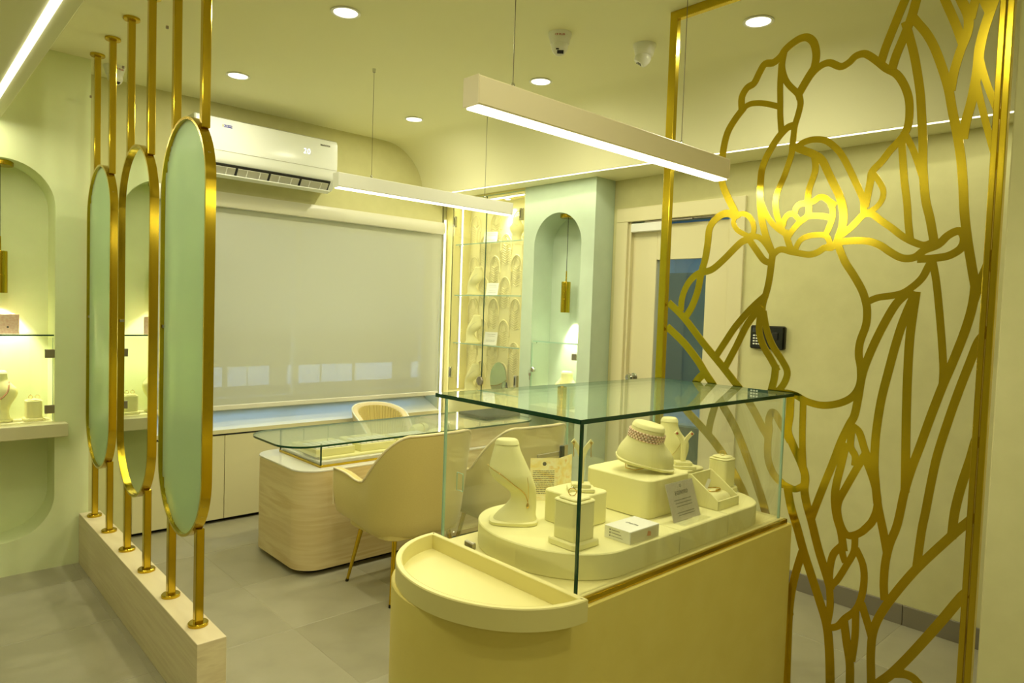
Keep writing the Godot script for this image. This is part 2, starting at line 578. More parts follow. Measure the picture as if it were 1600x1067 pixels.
func shell() -> void:
	# floor tiles, 607 mm apart
	var f := thing("floor", "large matt taupe floor tiles with thin pale joints", "floor", Vector3.ZERO, 0, "", "structure")
	part(f, "screed", span(Vector3(-2.6, -0.16, -5.1), Vector3(3.95, -0.0012, 2.3), 0), M.grout)
	var t := bx(Vector3(0, -0.004, 0), Vector3(0.604, 0.008, 0.604), 0.0012)
	var k := 0
	for i in range(-5, 6):
		for j in range(-2, 10):
			var cx := 0.79 + 0.607 * (i + 0.5)
			var cz := -4.744 + 0.607 * (j + 0.5)
			if cx > 3.95 or cz > 2.1: continue
			k = (k * 7 + i * i + 3 * j + 11) % 97
			part(f, "tile", t, M.tiles[absi(k) % 4], Vector3(cx, 0, cz))
	var c := thing("ceiling", "plain cream plaster ceiling", "ceiling", Vector3.ZERO, 0, "", "structure")
	part(c, "plaster", span(Vector3(-2.6, 2.80, -5.1), Vector3(3.95, 2.98, 2.3), 0), M.ceiling)
	# the coved bulkhead over the right wall
	var rings := []
	for e in [[-4.76, 3.297], [-2.9, 3.383], [0.5, 3.617], [2.2, 3.617]]:
		var r := PackedVector3Array()
		for i in 17:
			var a := PI * 0.5 * i / 16
			r.append(Vector3(e[1] - 0.38 + 0.38 * sin(a), 2.42 + 0.3805 * cos(a), e[0]))
		r.append(Vector3(e[1] + 0.012, 2.42, e[0])); r.append(Vector3(e[1] + 0.012, 2.426, e[0]))
		r.append(Vector3(e[1] + 0.034, 2.426, e[0])); r.append(Vector3(e[1] + 0.034, 2.42, e[0]))
		r.append(Vector3(3.76, 2.42, e[0])); r.append(Vector3(3.76, 2.81, e[0]))
		rings.append(r)
	var m := MB.new()
	m.loft(rings)
	solo("trim_1", m.mesh(), M.ceiling, "coved plaster bulkhead curving from ceiling to cabinet tops", "bulkhead", Vector3.ZERO, 0, "", "structure")
	m = MB.new()
	m.box(Vector3(-1.066, 2.605, -1.1), Vector3(3.066, 0.41, 6.62), 0.003)
	solo("trim_2", m.mesh(), M.ceiling, "shallow dropped ceiling panel over the left display niches", "soffit", Vector3.ZERO, 0, "", "structure")
	# walls out of frame and the back wall round the window
	var wb := MB.new()
	wb.box(Vector3(0.22, 1.4, -4.83), Vector3(1.84, 2.8, 0.26), 0)
	wb.box(Vector3(3.68, 1.4, -4.83), Vector3(0.34, 2.8, 0.26), 0)
	wb.box(Vector3(2.325, 2.46, -4.83), Vector3(2.39, 0.68, 0.26), 0)
	wb.box(Vector3(2.325, 0.385, -4.945), Vector3(2.39, 0.77, 0.03), 0)
	solo("wall_back", wb.mesh(), M.wall, "cream wall around the window behind the desk", "wall", Vector3.ZERO, 0, "", "structure")
	solo("wall_left", span(Vector3(-2.6, 0, -4.41), Vector3(-2.45, 2.8, 2.2), 0), M.wall, "cream wall at the left end of the shop", "wall", Vector3.ZERO, 0, "", "structure")
	solo("wall_front", span(Vector3(-2.6, 0, 2.05), Vector3(3.9, 2.8, 2.2), 0), M.wall, "cream wall behind the viewer", "wall", Vector3.ZERO, 0, "", "structure")
	var wr := MB.new()
	wr.box(Vector3(3.83, 1.4, -3.87), Vector3(0.16, 2.8, 1.90), 0)
	wr.box(Vector3(3.83, 2.465, -2.53), Vector3(0.16, 0.67, 0.78), 0)
	wr.box(Vector3(3.83, 1.4, -0.02), Vector3(0.16, 2.8, 4.24), 0)
	solo("wall_right", wr.mesh(), M.wall, "plain cream wall with the door and the black keypad", "wall", Vector3.ZERO, 0, "", "structure")
	var pl := MB.new()
	pl.box(Vector3(2.57, 1.4, 0.78), Vector3(0.14, 2.8, 2.6), 0.004)
	solo("wall_pillar", pl.mesh(), M.wall, "plain cream partition end right of the brass flower screen", "wall", Vector3.ZERO, 0, "", "structure")
	var bb := thing("baseboard_right", "dark taupe tile skirting along the right wall", "skirting", Vector3.ZERO, 0, "", "structure")
	for e in [[-2.05, -1.103], [-1.10, 0.11], [0.113, 1.32], [1.323, 2.05]]:
		part(bb, "tile", span(Vector3(3.738, 0, e[0]), Vector3(3.75, 0.10, e[1]), 0.0015), M.skirting)

func window_side() -> void:
	# low cabinets under the window
	var top := thing("worktop", "beige sloping sill board over the cupboards under the window", "ledge")
	part(top, "board", plate(PackedVector2Array([Vector2(-4.665, 0.605), Vector2(-4.665, 0.632), Vector2(-4.70, 0.642), Vector2(-4.928, 0.738), Vector2(-4.928, 0.605)]), 1.143, 3.508, Transform3D(Vector3(0, 0, 1), Vector3(0, 1, 0), Vector3(1, 0, 0), Vector3.ZERO), 0.002), M.laminate)
	var fronts := [[1.15, 2.28, 2, "low beige two door cupboard left of the desk"], [2.285, 2.475, 1, "narrow filler cupboard between the two wide ones under the window"], [2.48, 3.50, 2, "low beige two door cupboard behind the fluted chair"]]
	for f in fronts:
		var a: float = f[0]
		var b: float = f[1]
		var o := thing("low_cupboard", f[3], "cupboard", Vector3((a + b) / 2, 0, -4.67))
		var w := b - a
		part(o, "carcass", bx(Vector3(0, 0.316, -0.136), Vector3(w, 0.572, 0.23), 0.001), M.laminate)
		part(o, "toe_kick", bx(Vector3(0, 0.016, -0.14), Vector3(w, 0.03, 0.2), 0), M.gap)
		if f[2] == 2:
			part(o, "finger_gap", bx(Vector3(0, 0.600, -0.008), Vector3(w, 0.008, 0.02), 0), M.gap)
		for d in f[2]:
			var dw: float = w / f[2]
			part(o, "door", bx(Vector3(-w / 2 + dw * (d + 0.5), 0.309 if f[2] == 2 else 0.313, -0.010), Vector3(dw - 0.004, 0.568 if f[2] == 2 else 0.58, 0.018), 0.001), M.laminate)
	# window in the reveal behind the blind
	var w := thing("window_1", "window behind the closed cream roller blind", "window", Vector3(2.325, 0.772, -4.93), 0, "", "structure")
	var fr := MB.new()
	for s in [[-1.17, 0.674, 0.04, 1.348], [1.17, 0.674, 0.04, 1.348], [0.0, 0.674, 0.04, 1.348]]:
		fr.box(Vector3(s[0], s[1], 0), Vector3(s[2], s[3], 0.05), 0.002)
	fr.box(Vector3(0, 0.02, 0), Vector3(2.38, 0.04, 0.05), 0.002)
	fr.box(Vector3(0, 1.326, 0), Vector3(2.38, 0.04, 0.05), 0.002)
	part(w, "frame", fr.mesh(), M.white_plastic)
	part(w, "pane", bx(Vector3(-0.585, 0.674, 0), Vector3(1.13, 1.27, 0.006), 0), M.glass)
	part(w, "pane", bx(Vector3(0.585, 0.674, 0), Vector3(1.13, 1.27, 0.006), 0), M.glass)
	# roller blind
	var b := thing("roller_blind", "wide cream roller blind drawn down over the window", "blind", Vector3(2.42, 0.763, -4.68))
	var hp := PackedVector2Array([Vector2(0.0, 0.0), Vector2(0.055, 0.004), Vector2(0.068, 0.03), Vector2(0.068, 0.07), Vector2(0.055, 0.098), Vector2(0.0, 0.1)])
	part(b, "cassette", plate(hp, -1.30, 1.075, Transform3D(Vector3(0, 0, 1), Vector3(0, 1, 0), Vector3(1, 0, 0), Vector3(0, 1.355, -0.02)), 0.002), M.rail)
	part(b, "fabric", bx(Vector3(-0.11, 0.70, 0.0), Vector3(2.36, 1.33, 0.0008), 0), M.blind)
	part(b, "bottom_rail", bx(Vector3(-0.11, 0.017, 0.002), Vector3(2.36, 0.034, 0.016), 0.004), M.rail)
	var corner := thing("corner_led_strip", "upright glowing LED profile in the corner beside the blind", "LED strip", Vector3(3.518, 0.60, -4.672))
	part(corner, "profile", bx(Vector3(0.006, 0.82, -0.004), Vector3(0.02, 1.66, 0.02), 0.002), M.white_plastic)
	part(corner, "diffuser", bx(Vector3(-0.006, 0.82, 0.006), Vector3(0.014, 1.64, 0.008), 0.001), M.lamp_strip)
	area(corner, Vector3(-0.012, 0.82, 0.02), Vector2(0.012, 1.6), 0.16, STRIP, Basis(Vector3.UP, 2.5))
	# across the street
	var s := thing("street_building", "pale shopfront across the street seen faintly through the blind", "building", Vector3(4.0, -0.2, -8.2))
	part(s, "facade", bx(Vector3(0, 3.0, -0.3), Vector3(16, 6.0, 0.5), 0), M.facade)
	part(s, "low_wall", bx(Vector3(0, 0.32, 0.02), Vector3(16, 0.64, 0.2), 0), M.facade_pale)
	part(s, "ledge", bx(Vector3(0, 0.655, 0.06), Vector3(16, 0.03, 0.3), 0), M.dim)
	for e in [[-1.10, 0.14], [-0.85, 0.22], [-0.59, 0.26], [0.0, 0.44], [0.47, 0.44], [1.03, 0.58], [-1.9, 0.6], [2.0, 0.7]]:
		part(s, "shutter", bx(Vector3(e[0], 0.80, -0.03), Vector3(e[1], 0.24, 0.04), 0.004), M.shutter)
	part(s, "fascia", bx(Vector3(0, 1.15, -0.03), Vector3(16, 0.42, 0.06), 0), M.dim)
	solo("ground", span(Vector3(-12, -0.6, -30), Vector3(24, -0.25, -5.2), 0), M.facade, "grey street ground outside the window", "street", Vector3.ZERO, 0, "", "structure")

func pendant(at: Vector3, drop: float, label: String, aim: Vector3) -> void:     # at: the ceiling rose
	var o := thing("niche_pendant_lamp", label, "pendant lamp", at, 0.0, "slim brass niche pendants")
	part(o, "canopy", lathed([Vector2(0, 0.0), Vector2(0.060, 0.0), Vector2(0.060, -0.022), Vector2(0.057, -0.026), Vector2(0.0, -0.026)], 28), M.brass)
	part(o, "cord", lathed([Vector2(0.002, -0.024), Vector2(0.002, -drop + 0.29)], 8), M.cord)
	part(o, "stem", lathed([Vector2(0.0, -drop + 0.30), Vector2(0.005, -drop + 0.30), Vector2(0.006, -drop + 0.22), Vector2(0, -drop + 0.22)], 12), M.brass)
	var r := 0.034
	part(o, "shade", lathed([Vector2(0.0, -drop + 0.222), Vector2(r - 0.002, -drop + 0.222), Vector2(r, -drop + 0.219), Vector2(r, -drop + 0.10), Vector2(r - 0.0006, -drop + 0.0985), Vector2(r, -drop + 0.097), Vector2(r, -drop), Vector2(r - 0.003, -drop), Vector2(r - 0.003, -drop + 0.03), Vector2(0.0, -drop + 0.03)], 28), M.brass)
	part(o, "bulb", lathed([Vector2(0, -drop + 0.022), Vector2(0.012, -drop + 0.02), Vector2(0.012, -drop + 0.008), Vector2(0, -drop + 0.005)], 16), M.lamp)
	var l := SpotLight3D.new()
	l.name = "light"
	l.light_energy = 0.7
	l.light_color = WARM
	l.light_size = 0.012
	l.spot_angle = 40.0
	l.spot_angle_attenuation = 0.6
	l.spot_range = 8.0
	l.spot_attenuation = 2.0
	l.shadow_enabled = true
	o.add_child(l, true)
	l.position = Vector3(0, -drop - 0.003, 0)
	l.basis = Basis.looking_at(aim, Vector3.RIGHT if absf(aim.normalized().y) > 0.95 else Vector3.UP)

# a necklace bust in cream velvet; mirrored busts lean the other way
const LEAN := [[0.0, -0.008, 0.076, 0.0, 0.056], [0.012, -0.008, 0.077, 0.0, 0.057], [0.0125, -0.004, 0.068, 0.0, 0.050], [0.03, 0.001, 0.060, 0.0, 0.042], [0.05, 0.012, 0.050, 0.0, 0.034], [0.075, 0.021, 0.041, 0.0, 0.028], [0.098, 0.018, 0.042, 0.004, 0.028], [0.118, 0.004, 0.052, 0.010, 0.033], [0.142, -0.014, 0.062, 0.014, 0.036], [0.166, -0.026, 0.063, 0.012, 0.036], [0.192, -0.031, 0.055, 0.008, 0.034], [0.222, -0.035, 0.044, 0.004, 0.033], [0.245, -0.036, 0.037, 0.0, 0.031]]
const FRONTAL := [[0.0, 0.0, 0.062, 0.0, 0.045], [0.012, 0.0, 0.063, 0.0, 0.046], [0.0125, 0.0, 0.052, 0.0, 0.036], [0.05, 0.0, 0.046, 0.0, 0.030], [0.085, 0.0, 0.055, 0.004, 0.032], [0.125, 0.0, 0.078, 0.008, 0.035], [0.16, 0.0, 0.080, 0.008, 0.034], [0.185, 0.0, 0.060, 0.004, 0.034], [0.21, 0.0, 0.042, 0.0, 0.034], [0.24, 0.0, 0.039, 0.0, 0.033]]
const LOWSET := [[0.0, 0.0, 0.060, 0.0, 0.043], [0.006, 0.0, 0.061, 0.0, 0.044], [0.0065, 0.0, 0.062, 0.0, 0.042], [0.03, 0.0, 0.069, 0.002, 0.042], [0.06, 0.0, 0.075, 0.002, 0.040], [0.085, 0.0, 0.071, 0.002, 0.037], [0.108, 0.0, 0.050, 0.0, 0.034], [0.135, 0.0, 0.034, 0.0, 0.030], [0.155, 0.0, 0.031, 0.0, 0.028]]

func flipped(rows: Array) -> Array:
	return rows.map(func(r): return [r[0], -r[1], r[2], r[3], r[4]])

func scaled(rows: Array, s: float) -> Array:
	return rows.map(func(r): return [r[0] * s, r[1] * s, r[2] * s, r[3] * s, r[4] * s])

func bust(rows: Array, at: Vector3, turn: float, label: String, group := "cream jewellery busts", has_foot := true) -> Node3D:
	var o := thing("jewellery_bust", label, "display bust", at, turn, group)
	var m := MB.new()
	var upper := rows.slice(2 if has_foot else 0)
	m.loft(body_rings(smooth_rows(upper)))
	part(o, "torso", m.mesh(50), M.bust)
	if has_foot:
		m = MB.new()
		var a: Array = rows[0]
		var b: Array = rows[1]
		m.loft(body_rings([[0.0, a[1], a[2] - 0.002, a[3], a[4] - 0.002], [0.002, a[1], a[2], a[3], a[4]], [b[0] - 0.002, b[1], b[2], b[3], b[4]], [b[0], b[1], b[2] - 0.003, b[3], b[4] - 0.003]], 30, 3.2))
		part(o, "foot", m.mesh(50), M.bust)
	var t: Array = rows[-1]
	m = MB.new()
	m.loft(body_rings([[t[0], t[1], t[2] - 0.002, t[3], t[4] - 0.002], [t[0] + 0.001, t[1], t[2] + 0.0015, t[3], t[4] + 0.0015], [t[0] + 0.012, t[1], t[2] - 0.003, t[3], t[4] - 0.003], [t[0] + 0.016, t[1], t[2] - 0.008, t[3], t[4] - 0.008]]))
	part(o, "neck_cap", m.mesh(50), M.bust)
	return o

# a chain lying on a bust's front: pts in the bust's own sideways and height
func chain(rows: Array, pts: Array, r: float, at: Vector3, turn: float, m: Material, called: String, label: String, bead := 0.0, drop := 0.0) -> void:
	var path := []
	var fine := smooth_rows(rows.slice(2))
	for p in curve(pts.map(func(q): return Vector2(q[0], q[1])), 8): path.append(on_body(fine, p.x, p.y))
	var o := thing(called, label, "necklace", at, turn, "gold necklaces")
	part(o, "chain", tubed(path, r, 6), m)
	if bead > 0.0:
		var b := []
		for i in range(0, path.size(), 1): b.append(path[i])
		part(o, "beads", beads(b, bead), m)
	if drop > 0.0:
		var e: Vector3 = path[path.size() / 2] if bead > 0.0 else path[-1]
		part(o, "pendant_drop", lathed([Vector2(0, 0.002), Vector2(drop * 0.35, -drop * 0.4), Vector2(drop * 0.5, -drop), Vector2(drop * 0.25, -drop * 1.5), Vector2(0, -drop * 1.7)], 10, e + Vector3(0, 0, 0.003)), m)

func ring_block(at: Vector3, turn: float, w: float, h: float, label: String) -> void:
	var o := thing("ring_stand", label, "ring stand", at, turn, "cream ring stands")
	var sq := func(s: float) -> PackedVector2Array: return rrect(-s / 2, -s / 2, s / 2, s / 2, s * 0.16, 5)
	part(o, "foot", slab(sq.call(w * 1.28), 0.0, h * 0.14, 0.003), M.bust)
	part(o, "column", slab(sq.call(w), h * 0.14, h * 0.90, 0.002), M.bust)
	part(o, "cap", slab(sq.call(w * 1.03), h * 0.90, h * 0.95, 0.003), M.bust)
	part(o, "cushion", slab(sq.call(w * 0.80), h * 0.95, h, 0.003), M.bust)

func ring(at: Vector3, turn: float, r: float, label: String) -> void:
	var o := thing("ring", label, "ring", at, turn, "small gold rings")
	var p := []
	for i in 20: p.append(Vector3(r * cos(TAU * i / 20), r + r * sin(TAU * i / 20), 0))
	part(o, "band", tubed(p, r * 0.13, 6, true), M.gold)
	part(o, "stone", lathed([Vector2(0, 0), Vector2(r * 0.32, r * 0.25), Vector2(r * 0.2, r * 0.42), Vector2(0, r * 0.42)], 8, Vector3(0, r * 2.0, 0)), M.chrome)

func print_lines(o: Node3D, x0: float, x1: float, ys: Array, z: float, hgt: float, b := Basis()) -> void:
	var m := MB.new()
	var k := 0
	for y in ys:
		var x := x0 + 0.004 * ((k * 5) % 3)
		while x < x1 - 0.003 * ((k * 3) % 4):
			var l := 0.004 + 0.0025 * ((k * 7) % 4)
			m.box(b * Vector3(x + l / 2, y, z), Vector3(minf(l, x1 - x), hgt, 0.0006), 0, b)
			x += l + 0.002
			k += 1
		k += 1
	part(o, "printed_lines", m.mesh(), M.print)

func card(at: Vector3, turn: float, w: float, h: float, lean: float, label: String, m: Material, group := "printed cards in the wall cabinet") -> void:
	var o := thing("display_card", label, "card", at, turn, group)
	var b := Basis(Vector3.RIGHT, -lean)
	part(o, "sheet", bx(b * Vector3(0, h / 2, 0), Vector3(w, h, 0.002), 0.0004, b), m)
	part(o, "foot", bx(Vector3(0, 0.001, 0.012), Vector3(w, 0.002, 0.03), 0.0004), m)
	print_lines(o, -w * 0.33, w * 0.35, [h * 0.82, h * 0.68, h * 0.35, h * 0.25], 0.0014, 0.0022, b)

func hinge(parent: Node3D, at: Vector3, size: Vector3) -> void:
	part(parent, "hinge", bx(at, size, 0.002), M.steel)

func left_niche() -> void:
	var m := MB.new()
	holed(m, Rect2(-2.45, 0, 3.315, 2.80), stadium(0.473, 0.18, 2.20, 0.23, 24), -4.63, -4.41, Transform3D())
	m.box(Vector3(-0.79, 1.4, -4.66), Vector3(3.315, 2.8, 0.07), 0)
	solo("wall_niche_left", m.mesh(), M.lime, "pale green wall with the tall rounded display niche at left", "wall", Vector3.ZERO, 0, "", "structure")
	solo("niche_ledge", bx(Vector3(0, 0, 0), Vector3(0.60, 0.072, 0.29), 0.003), M.laminate, "thick beige ledge across the left green niche", "ledge", Vector3(0.455, 0.772, -4.482))
	var s := thing("niche_shelf", "clear glass shelf in the left green niche", "glass shelf", Vector3(0.473, 1.278, -4.515))
	part(s, "pane", bx(Vector3(0, 0.004, 0), Vector3(0.452, 0.008, 0.20), 0), M.glass)
	part(s, "polished_edge", bx(Vector3(0, 0.004, 0.1005), Vector3(0.452, 0.0082, 0.001), 0), M.glass_edge)
	var d := thing("niche_door", "low glass door with two steel hinges on the left green niche", "glass door", Vector3(0.473, 0.81, -4.425))
	part(d, "pane", bx(Vector3(0, 0.23, 0), Vector3(0.445, 0.456, 0.006), 0), M.glass)
	part(d, "polished_edge", bx(Vector3(0.2228, 0.23, 0), Vector3(0.002, 0.456, 0.0062), 0), M.glass_edge_pale)
	hinge(d, Vector3(0.208, 0.372, 0.003), Vector3(0.045, 0.046, 0.016))
	hinge(d, Vector3(0.208, 0.068, 0.003), Vector3(0.045, 0.046, 0.016))
	pendant(Vector3(0.473, 2.198, -4.52), 0.695, "slim brass pendant lamp hanging in the left green niche", Vector3(0.0, -1, -0.22))
	var rows := scaled(FRONTAL, 1.09)
	bust(rows, Vector3(0.465, 0.8085, -4.545), -0.10, "cream bust wearing a rose gold necklace in the left green niche")
	chain(rows, [[-0.05, 0.215], [-0.045, 0.17], [-0.02, 0.135], [0.0, 0.128], [0.02, 0.135], [0.045, 0.17], [0.05, 0.215]], 0.0012, Vector3(0.465, 0.8085, -4.545), -0.10, M.rose, "beaded_necklace", "rose gold beaded necklace on the bust in the left green niche", 0.0048, 0.016)
	ring_block(Vector3(0.622, 0.8085, -4.52), 0.0, 0.075, 0.118, "cream ring stand with two rings beside the rose gold necklace bust")
	ring(Vector3(0.608, 0.9265, -4.52), 0.5, 0.0105, "left ring of the pair on the ring stand in the green niche")
	ring(Vector3(0.640, 0.9265, -4.52), -0.2, 0.0105, "right ring of the pair on the ring stand in the green niche")
	var c := thing("display_card", "pale pink printed card on the glass shelf of the left green niche", "card", Vector3(0.46, 1.286, -4.50))
	part(c, "sheet", bx(Vector3(0, 0.052, 0), Vector3(0.19, 0.104, 0.002), 0.0003), textured(mat(Color.WHITE, 0.6), noise_tex(61, 0.02, [Color(0.90, 0.72, 0.62), Color(0.95, 0.85, 0.75)]), Vector3.ONE * 6))
	part(c, "printed_dot", lathed([Vector2(0, 0), Vector2(0.005, 0), Vector2(0.005, 0.0006), Vector2(0, 0.0006)], 12, Vector3(0.045, 0.036, 0.001), Basis(Vector3.RIGHT, PI / 2)), M.print)

func shelf_glass(called: String, label: String, at: Vector3, w: float) -> void:
	var s := thing(called, label, "glass shelf", at, 0, "glass shelves of the wall cabinet" if w > 0.6 else "")
	part(s, "pane", bx(Vector3(0, 0.004, 0), Vector3(0.165, 0.008, w), 0), M.glass)
	part(s, "polished_edge", bx(Vector3(-0.083, 0.004, 0), Vector3(0.001, 0.0082, w), 0), M.glass_edge_pale)
	for z in [-w / 2 + 0.012, w / 2 - 0.012]:
		part(s, "shelf_pin", lathed([Vector2(0, 0), Vector2(0.004, 0), Vector2(0.004, -0.012), Vector2(0, -0.012)], 8, Vector3(-0.05, 0, z)), M.chrome)

func right_cabinets() -> void:
	# column with the arched niche
	var m := MB.new()
	holed(m, Rect2(3.04, 0, 0.692, 2.422), stadium(3.386, 0.18, 2.208, 0.23, 24), 3.545, 3.745, SIDE)
	solo("wall_niche_right", m.mesh(), M.mint, "pale green column with the tall rounded niche beside the wall cabinet", "wall", Vector3.ZERO, 0, "", "structure")
	solo("wall_niche_back", span(Vector3(3.744, 0.0, -3.73), Vector3(3.752, 2.42, -3.045), 0), M.mint, "pale green back of the right hand niche", "wall", Vector3.ZERO, 0, "", "structure")
	pendant(Vector3(3.655, 2.205, -3.386), 0.705, "slim brass pendant lamp hanging in the green column beside the door", Vector3(0.12, -1, 0.24))
	shelf_glass("niche_shelf", "clear glass shelf in the green column beside the door", Vector3(3.645, 1.277, -3.386), 0.456)
	solo("niche_ledge", span(Vector3(-0.095, -0.07, -0.229), Vector3(0.10, 0.0, 0.229), 0.003), M.laminate, "beige ledge at the foot of the right niche", "ledge", Vector3(3.645, 0.81, -3.386))
	var d := thing("niche_door", "low glass door with a key in its lock on the right green column", "glass door", Vector3(3.555, 0.81, -3.386))
	part(d, "pane", bx(Vector3(0, 0.23, 0), Vector3(0.006, 0.456, 0.448), 0), M.glass)
	part(d, "polished_edge", bx(Vector3(0, 0.23, -0.2245), Vector3(0.0062, 0.456, 0.002), 0), M.glass_edge_pale)
	part(d, "hinge", bx(Vector3(-0.003, 0.383, 0.20), Vector3(0.016, 0.046, 0.042), 0.002), M.steel)
	part(d, "lock", lathed([Vector2(0, 0), Vector2(0.019, 0), Vector2(0.019, 0.018), Vector2(0.015, 0.022), Vector2(0, 0.022)], 22, Vector3(-0.004, 0.262, -0.195), Basis(Vector3.BACK, PI / 2)), M.chrome, Vector3.ZERO, "round chrome lock")
	var keys := thing("key_pair", "small steel keys hanging from the lock of the right niche door", "keys", Vector3(3.520, 1.072, -3.590))
	part(keys, "key_blade", bx(Vector3(0.012, 0.0, 0.004), Vector3(0.022, 0.012, 0.003), 0.0008), M.chrome)
	var p := []
	for i in 14: p.append(Vector3(-0.002, -0.014 + 0.013 * cos(TAU * i / 14), 0.013 * sin(TAU * i / 14)))
	part(keys, "key_ring", tubed(p, 0.0012, 6, true), M.steel)
	part(keys, "hanging_key", plate(PackedVector2Array([Vector2(-0.011, -0.024), Vector2(-0.013, -0.04), Vector2(-0.004, -0.05), Vector2(-0.004, -0.074), Vector2(0.004, -0.078), Vector2(0.004, -0.05), Vector2(0.013, -0.04), Vector2(0.011, -0.024)]), -0.002, 0.0, SIDE), M.steel)
	var fb := scaled(FRONTAL, 1.05)
	bust(fb, Vector3(3.64, 0.8105, -3.33), -1.25, "cream bust with a fine chain in the right green column")
	chain(fb, [[-0.04, 0.20], [-0.02, 0.16], [0.02, 0.13], [0.05, 0.155]], 0.0008, Vector3(3.64, 0.8105, -3.33), -1.25, M.gold, "fine_chain", "fine gold chain on the bust in the right green column")
	# the tall wall cabinet
	var c := thing("wall_cabinet", "tall glass fronted cabinet with a shell pattern back", "cabinet", Vector3(3.545, 0, -4.17))
	var fr := MB.new()
	fr.box(Vector3(0.10, 0.40, 0.0), Vector3(0.20, 0.80, 0.87), 0.002)
	part(c, "base", fr.mesh(), M.cream)
	part(c, "side_panel", bx(Vector3(0.10, 1.61, -0.455), Vector3(0.20, 1.62, 0.05), 0.001), M.cream)
	part(c, "side_panel", bx(Vector3(0.10, 1.61, 0.4345), Vector3(0.20, 1.62, 0.006), 0.001), M.cream)
	part(c, "top", bx(Vector3(0.10, 2.405, 0.0), Vector3(0.20, 0.03, 0.87), 0.001), M.cream)
	part(c, "bottom", bx(Vector3(0.10, 0.806, 0.0), Vector3(0.198, 0.012, 0.86), 0.001), M.cream)
	part(c, "stile", bx(Vector3(0.004, 1.21, -0.475), Vector3(0.012, 2.42, 0.09), 0.001), M.cream)
	part(c, "back_panel", bx(Vector3(0.199, 1.60, 0.0), Vector3(0.006, 1.59, 0.86), 0), M.velvet)
	# pressed shell scallops: three nested arches with fine ribs
	var sc := MB.new()
	for k in 3:
		var r := 0.064 - 0.017 * k
		var path := []
		for i in 13:
			var a := PI * i / 12
			path.append(Vector3(0, (0.085 - 0.016 * k) * pow(sin(a), 1.25), -r * cos(a)))
		if k == 0:
			path.push_front(Vector3(0, -0.05, -r * 1.04)); path.push_back(Vector3(0, -0.05, r * 1.04))
		sc.tube(path, 0.0068 if k == 0 else 0.0036, 6)
	for s in [-1, 1]:
		for i in 9: sc.tube([Vector3(0, -0.165 + 0.019 * i, s * 0.004), Vector3(0, -0.148 + 0.019 * i, s * 0.034)], 0.0032, 4)
		for i in 8: sc.tube([Vector3(0, -0.050 - 0.016 * i, s * 0.066), Vector3(0, -0.036 - 0.016 * i, s * 0.046)], 0.0032, 4)
	var scm := sc.mesh(50)
	for i in 4:
		for j in 8:
			var z := -0.365 + 0.264 * i + (0.0 if j % 2 else -0.132)
			var y := 0.985 + 0.175 * j
			if absf(z) > 0.366 or y > 2.27: continue
			part(c, "shell_scallop", scm, M.velvet, Vector3(0.1925, y, z))
	for k in 2:
		var z0 := -0.43 + 0.4345 * k
		var o := part(c, "glass_door", bx(Vector3(0, 1.60, z0 + 0.216), Vector3(0.006, 1.60, 0.431), 0), M.glass)
		part(o, "polished_edge", bx(Vector3(0, 1.60, z0 + (0.431 if k == 0 else 0.001)), Vector3(0.0062, 1.60, 0.0015), 0), M.glass_edge)
		for y in [2.225, 0.965]:
			part(o, "hinge", bx(Vector3(-0.002, y, z0 + (0.028 if k == 0 else 0.405)), Vector3(0.022, 0.09, 0.036), 0.003), M.chrome)
			part(o, "hinge_slot", bx(Vector3(-0.0135, y, z0 + (0.036 if k == 0 else 0.397)), Vector3(0.001, 0.06, 0.008), 0), M.dark)
	part(c, "top_rail", bx(Vector3(-0.001, 2.401, 0.0), Vector3(0.008, 0.004, 0.87), 0), M.glass_edge_pale)
	var lk := thing("cabinet_lock", "round steel lock joining the two glass cabinet doors", "lock", Vector3(3.535, 0.93, -4.170))
	for s in [-1, 1]:
		var q := PackedVector2Array([Vector2(s * 0.002, -0.034)])
		for i in 13: q.append(Vector2(s * (0.002 + 0.036 * cos(-PI / 2 + PI * i / 12)), 0.036 * sin(-PI / 2 + PI * i / 12)))
		part(lk, "half_disc", plate(q, -0.012, 0.004, SIDE, 0.003), M.steel)
	for e in [["top", 2.032, ""], ["middle", 1.610, ""], ["lowest", 1.210, ""]]:
		shelf_glass("cabinet_shelf", "%s clear glass shelf of the wall cabinet" % e[0], Vector3(3.655, e[1], -4.165), 0.845)
	var l1 := thing("cabinet_led_strip", "upright LED line inside the left side of the wall cabinet", "LED strip", Vector3(3.64, 0.82, -4.592), 0, "cabinet LED strips")
	part(l1, "profile", bx(Vector3(0, 0.78, -0.001), Vector3(0.018, 1.56, 0.006), 0.001), M.white_plastic)
	part(l1, "diffuser", bx(Vector3(0, 0.78, 0.004), Vector3(0.012, 1.55, 0.006), 0.001), M.lamp_strip)
	area(l1, Vector3(0, 0.78, 0.012), Vector2(0.01, 1.5), 0.07, STRIP, Basis(Vector3.UP, PI))
	var l2 := thing("cabinet_led_strip", "level LED line inside the top of the wall cabinet", "LED strip", Vector3(3.585, 2.388, -4.165), 0, "cabinet LED strips")
	part(l2, "profile", bx(Vector3(0, -0.002, 0), Vector3(0.016, 0.006, 0.84), 0.001), M.white_plastic)
	part(l2, "diffuser", bx(Vector3(0, -0.008, 0), Vector3(0.012, 0.008, 0.83), 0.001), M.lamp_strip)
	area(l2, Vector3(0, -0.015, 0), Vector2(0.012, 0.8), 0.07, STRIP)
	var spot := thing("cabinet_spotlight", "small round spotlight in the top right of the wall cabinet", "spotlight", Vector3(3.67, 2.3895, -4.06))
	part(spot, "rim", lathed([Vector2(0, 0), Vector2(0.026, 0), Vector2(0.026, -0.008), Vector2(0.0, -0.008)], 20), M.white_plastic)
